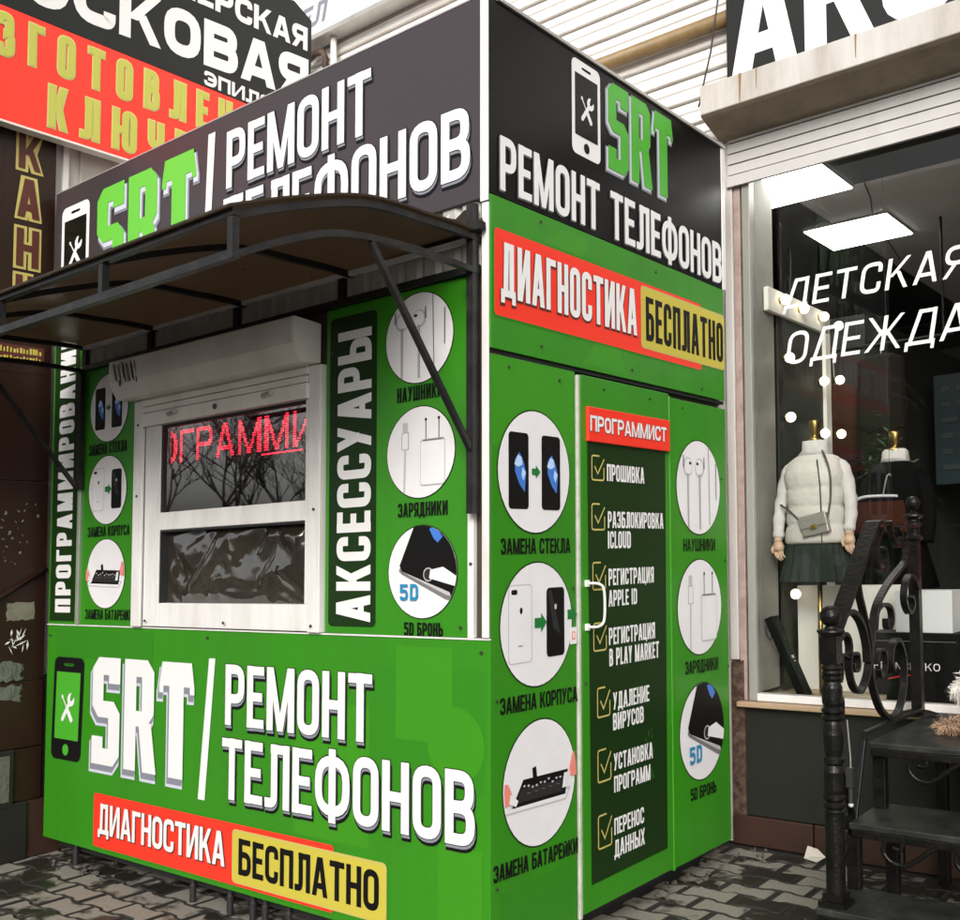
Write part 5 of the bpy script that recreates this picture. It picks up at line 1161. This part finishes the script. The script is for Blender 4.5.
for pts, w_, th in (
    ([(1.16, 1.345), (1.125, 1.30), (1.135, 1.25), (1.167, 1.196), (1.21, 1.12), (1.235, 1.05), (1.21, .97), (1.17, .926), (1.113, .902), (1.045, .935), (1.013, 1.002), (1.023, 1.069), (1.001, 1.108), (.953, 1.12), (.905, 1.09), (.885, 1.045)], .013, .013),
    ([(.872, 1.075), (.905, 1.125), (.945, 1.170), (1.040, 1.194), (1.135, 1.155), (1.195, 1.075), (1.208, 1.00)], .014, .016),
    ([(.900, 1.048), (.918, 1.057), (.932, 1.035), (.930, .985), (.915, .962), (.902, .985), (.908, 1.015)], .012, .011),
    ([(1.00, 1.035), (1.03, 1.045), (1.085, 1.040), (1.098, 1.010), (1.085, .985), (1.05, .985), (1.04, 1.01)], .015, .011),
    ([(.91, 1.046), (.95, 1.050), (1.00, 1.035)], .012, .010),
    ([(.90, .89), (.915, .905), (.93, .89), (.928, .845), (.912, .825), (.900, .84)], .012, .010),
    ([(1.70, 1.44), (1.700, 1.405), (1.685, 1.357), (1.60, 1.325), (1.50, 1.29), (1.406, 1.249), (1.311, 1.188), (1.267, 1.10), (1.235, .992), (1.263, .90), (1.34, .812), (1.451, .764), (1.552, .778), (1.62, .846), (1.640, .922), (1.631, .99), (1.57, 1.05), (1.50, 1.04), (1.47, .98), (1.50, .94)], .013, .016),
    ([(1.300, 1.11), (1.325, 1.178), (1.406, 1.200), (1.480, 1.182), (1.499, 1.137), (1.470, 1.105), (1.432, 1.115), (1.430, 1.145)], .012, .012),
    ([(1.84, 1.24), (1.76, 1.30), (1.68, 1.27), (1.66, 1.20), (1.72, 1.15), (1.77, 1.18), (1.75, 1.215)], .013, .013),
    ([(1.40, 1.49), (1.34, 1.43), (1.33, 1.36), (1.39, 1.33), (1.44, 1.36), (1.43, 1.41), (1.39, 1.41)], .012, .012),
    ([(1.50, 1.52), (1.53, 1.45), (1.60, 1.42), (1.64, 1.46), (1.60, 1.49)], .012, .012),
    ([(1.30, .985), (1.34, 1.03), (1.40, 1.02), (1.41, .96), (1.36, .93), (1.33, .96)], .010, .010)):
    spart('scroll', lambda m: m.flat(catmull(pts, 6), TX-w_, TX+w_, th, 'black_steel'), smooth=False)
spart('stringer_bar', lambda m: m.flat([(1.86, .742), (1.62, .744), (1.19, .744), (1.17, .72), (1.06, .456), (.90, .33), (.86, .262)], .792, .812, .016, 'black_steel'), bevel=.002)
spart('stringer_bar', lambda m: m.flat([(.86, .79), (.93, .66), (1.012, .531), (1.04, .478)], .792, .812, .014, 'black_steel'), bevel=.002)
spart('wall_bolt', lambda m: m.box(.79, .815, 1.00, 1.03, .44, .49, 'black_steel'))
# small lock and cord hanging on the railing
mb = MB(); mb.tube([(.83, .93, .83), (.832, .95, .70), (.832, .95, .665)], .0025, 'aluminium', n=5); mb.box(.82, .842, .935, .962, .60, .665, 'rubber_black'); mb.tube([(.831, .948, .60), (.831, .948, .545)], .008, 'rubber_black', n=8); mb.ball((.831, .948, .540), .009, 'picture_shade')
tag(mb.build('hanging_lock', base=(.83, .95, .6)), 'small dark lock hanging on a thin chain under the stair railing', 'lock')

# ------------------------------------------------------------------ fluffy dog on the top step
dog = thing('dog', (1.25, 1.62, .716), 'fluffy white and tan dog lying on the top iron step at the right edge', 'dog')
def dogbody():
    me = bpy.data.meshes.new('body'); bm = bmesh.new(); lay = None
    pts = [((1.62, 1.62, .82), .105), ((1.45, 1.62, .83), .115), ((1.28, 1.62, .83), .105), ((1.185, 1.60, .870), .078), ((1.125, 1.575, .900), .070), ((1.075, 1.545, .885), .052), ((1.035, 1.52, .868), .032), ((1.018, 1.51, .862), .020),
           ((1.20, 1.545, .775), .046), ((1.10, 1.505, .742), .034), ((1.02, 1.49, .737), .028), ((.975, 1.485, .735), .024),
           ((1.22, 1.69, .775), .046), ((1.12, 1.71, .742), .033), ((1.04, 1.71, .737), .026),
           ((1.60, 1.52, .775), .062), ((1.50, 1.47, .745), .034), ((1.40, 1.46, .738), .026),
           ((1.60, 1.72, .775), .062), ((1.50, 1.77, .745), .034), ((1.40, 1.78, .738), .026),
           ((1.74, 1.62, .80), .035), ((1.82, 1.58, .755), .030), ((1.84, 1.48, .745), .022)]
    ed = [(0, 1), (1, 2), (2, 3), (3, 4), (4, 5), (5, 6), (6, 7), (2, 8), (8, 9), (9, 10), (10, 11), (2, 12), (12, 13), (13, 14), (0, 15), (15, 16), (16, 17), (0, 18), (18, 19), (19, 20), (0, 21), (21, 22), (22, 23)]
    org = BASE[dog.name]
    me.from_pydata([tuple(K(p)-org) for p, r in pts], ed, [])
    o = bpy.data.objects.new('body_rig', me); COL.objects.link(o)
    o.modifiers.new('s', 'SKIN'); sk = me.skin_vertices[0].data
    for i, (p, r) in enumerate(pts): sk[i].radius = (r, r)
    sk[0].use_root = True
    s2 = o.modifiers.new('u', 'SUBSURF'); s2.levels = 2; s2.render_levels = 2
    dg = bpy.context.evaluated_depsgraph_get(); ev = o.evaluated_get(dg)
    m2_ = bpy.data.meshes.new_from_object(ev); bpy.data.objects.remove(o)
    m2_.materials.clear()
    for a in ('fur_white', 'fur_tan'): m2_.materials.append(MATS[a])
    b = bpy.data.objects.new('body', m2_); COL.objects.link(b); b.parent = dog
    # fur: many thin tapering tufts standing off the skin
    vs, fs, ms = [], [], []
    for p in m2_.polygons:
        c = p.center; w_ = c+org
        tan = (w_.z < .80 + .02*math.sin(w_.x*40)) or (1.36 < w_.x < 1.56 and w_.z > .86)
        p.material_index = 1 if tan else 0; p.use_smooth = True
        face = (c+org).x < 1.06 and w_.z > .83
        for k in range(int(5 if not face else 3)):
            q = c+Vector((rnd.gauss(0, 1), rnd.gauss(0, 1), rnd.gauss(0, 1)))*math.sqrt(p.area)*.45
            L_ = (.030 if not face else .011)*rnd.uniform(.6, 1.3)
            d = (p.normal+Vector((rnd.uniform(-.2, .8), rnd.uniform(-.5, .5), rnd.uniform(-.9, .1)))).normalized()*L_
            s_ = d.cross(Vector((rnd.random(), rnd.random(), rnd.random()))).normalized()*.0024
            i = len(vs); vs += [q-s_, q+s_, q+d*.6+s_*.6+Vector((0, 0, -.003)), q+d+Vector((0, 0, -.008))]; fs.append((i, i+1, i+2, i+3)); ms.append(1 if tan else 0)
    fm = bpy.data.meshes.new('coat'); fm.from_pydata([tuple(v) for v in vs], [], fs)
    for a in ('fur_white', 'fur_tan'): fm.materials.append(MATS[a])
    fm.polygons.foreach_set('material_index', ms)
    f = bpy.data.objects.new('coat', fm); COL.objects.link(f); f.parent = dog
dogbody()
mb = MB(); mb.ball((1.008, 1.504, .868), .0125, 'nose_black'); mb.build('nose', dog, smooth=True)
for y in (1.498, 1.572):
    mb = MB(); mb.ball((1.072, y, .912), .0085, 'nose_black'); mb.build('eye', dog, smooth=True)
for y, s_ in ((1.52, -1), (1.64, 1)):
    mb = MB(); mb.loft([(1.135, y+.02*s_, .845, .010, .006), (1.135, y+.016*s_, .87, .026, .010), (1.138, y+.008*s_, .915, .030, .012), (1.14, y, .945, .016, .010)], 'fur_tan', n=14); mb.build('ear', dog, smooth=True)

# ------------------------------------------------------------------ small litter
mb = MB(); mb.mesh([(.245, 1.985, ZG+.001), (.315, 1.955, ZG+.001), (.345, 1.99, ZG+.02), (.30, 2.01, ZG+.045), (.25, 2.02, ZG+.05), (.27, 1.99, ZG+.012), (.31, 1.975, ZG+.012)], [(0, 1, 6, 5), (1, 2, 6), (2, 3, 5, 6), (3, 4, 5), (4, 0, 5)], 'paper_white')
tag(mb.build('paper_scrap', base=(.29, 1.98, ZG)), 'crumpled pale paper scrap on the paving near the first stair post', 'paper')
mb = MB()
for i in range(60):
    x, y = (rnd.uniform(-.12, .12), rnd.uniform(1.15, 2.03)) if i < 44 else (rnd.uniform(-2.8, -2.2), rnd.uniform(-.08, .05))
    if i >= 44: pass
    elif y < 1.75: x = rnd.uniform(-.10, .02)
    s_ = rnd.uniform(.004, .013); n0 = len(mb.v)
    prof = [(.0005, ZG-.006), (s_*rnd.uniform(.7, 1), ZG-.002), (s_*rnd.uniform(.8, 1.1), ZG+s_*.5), (s_*rnd.uniform(.4, .7), ZG+s_*.95), (.0005, ZG+s_)]
    mb.lathe(x, y, prof, 'stone_rubble', n=5, sx=rnd.uniform(.7, 1.5), sy=rnd.uniform(.7, 1.4))
tag(mb.build('rubble', base=(-.05, 1.6, ZG)), 'loose rubble and broken bits on the paving along the foot of the kiosk', 'rubble', kind='stuff')

# ------------------------------------------------------------------ across the street, reflected trees and an added dark building
def tree_proto():
    t = thing('bare_tree', (-22, -16.6, 0), 'leafless street tree reflected in the kiosk window', 'tree', 'leafless trees across the street', skew=False)
    tr = MB(); br = MB(); r_ = random.Random(3)
    bx, by = -22, -16.6
    def grow(p, d, L_, r, lv, m):
        pts = [p]; q = p
        for k in range(4):
            d = (d+Vector((r_.uniform(-.18, .18), r_.uniform(-.18, .18), r_.uniform(-.02, .12)))).normalized(); q = q+d*L_/4; pts.append(q)
        m.tube(pts, [r*(1-.10*k) for k in range(5)], 'bark', n=7 if lv < 2 else 4)
        if lv < 6:
            for k in range(3 if lv < 4 else 2):
                a = r_.uniform(0, 6.3); nd = (d*.75+Vector((math.cos(a), math.sin(a), r_.uniform(0, .6)))*.62).normalized()
                grow(pts[r_.choice((2, 3, 4)) if lv else 4], nd, L_*r_.uniform(.62, .82), r*.60, lv+1, br)
    grow(Vector((bx, by, 0)), Vector((0, 0, 1)), 2.3, .085, 0, tr)
    tr.build('trunk', t, skew=False, smooth=True); br.build('branches', t, skew=False, smooth=True)
    return t
t0 = tree_proto()
for x, y, s_, rz in ((-19.5, -16.8, .8, 1), (-27.5, -19.2, 1.1, 2.2), (-25, -22.5, 1.0, 4.0), (-31, -25.5, 1.2, 5.1), (-33, -21.5, 1.1, .6), (-16.2, -11.6, .62, 3.2)):
    c = t0.copy(); COL.objects.link(c); c.location = (x, y, 0); c.scale = (s_, s_, s_); c.rotation_euler = (0, 0, rz)
    for ch in t0.children:
        d = ch.copy(); COL.objects.link(d); d.parent = c
ob = thing('added_opposite_building', (-3, -22, 0), 'unseen dark building added across the street to keep bright sky out of the shop glass', 'building', skew=False)  # added out of view so the shop glass mirrors dark instead of sky
mb = MB(); mb.box(-14, 9, -30, -22, 0, 11, 'facade_dark'); mb.build('wall', ob, skew=False)
for k in range(9):
    for zz in (4.2, 7.4):
        mb = MB(); mb.box(-13+2.4*k, -11.4+2.4*k, -21.99, -21.96, zz, zz+1.8, 'facade_glass'); mb.build('window', ob, skew=False)
mb = MB(); mb.box(-9, -3.5, -21.95, -21.8, 2.4, 4.0, 'teal_board')
for r_ in range(4): mb.box(-8.7, -4, -21.79, -21.78, 2.6+.34*r_, 2.72+.34*r_, 'board_rows')
mb.build('sign_board', ob, skew=False)
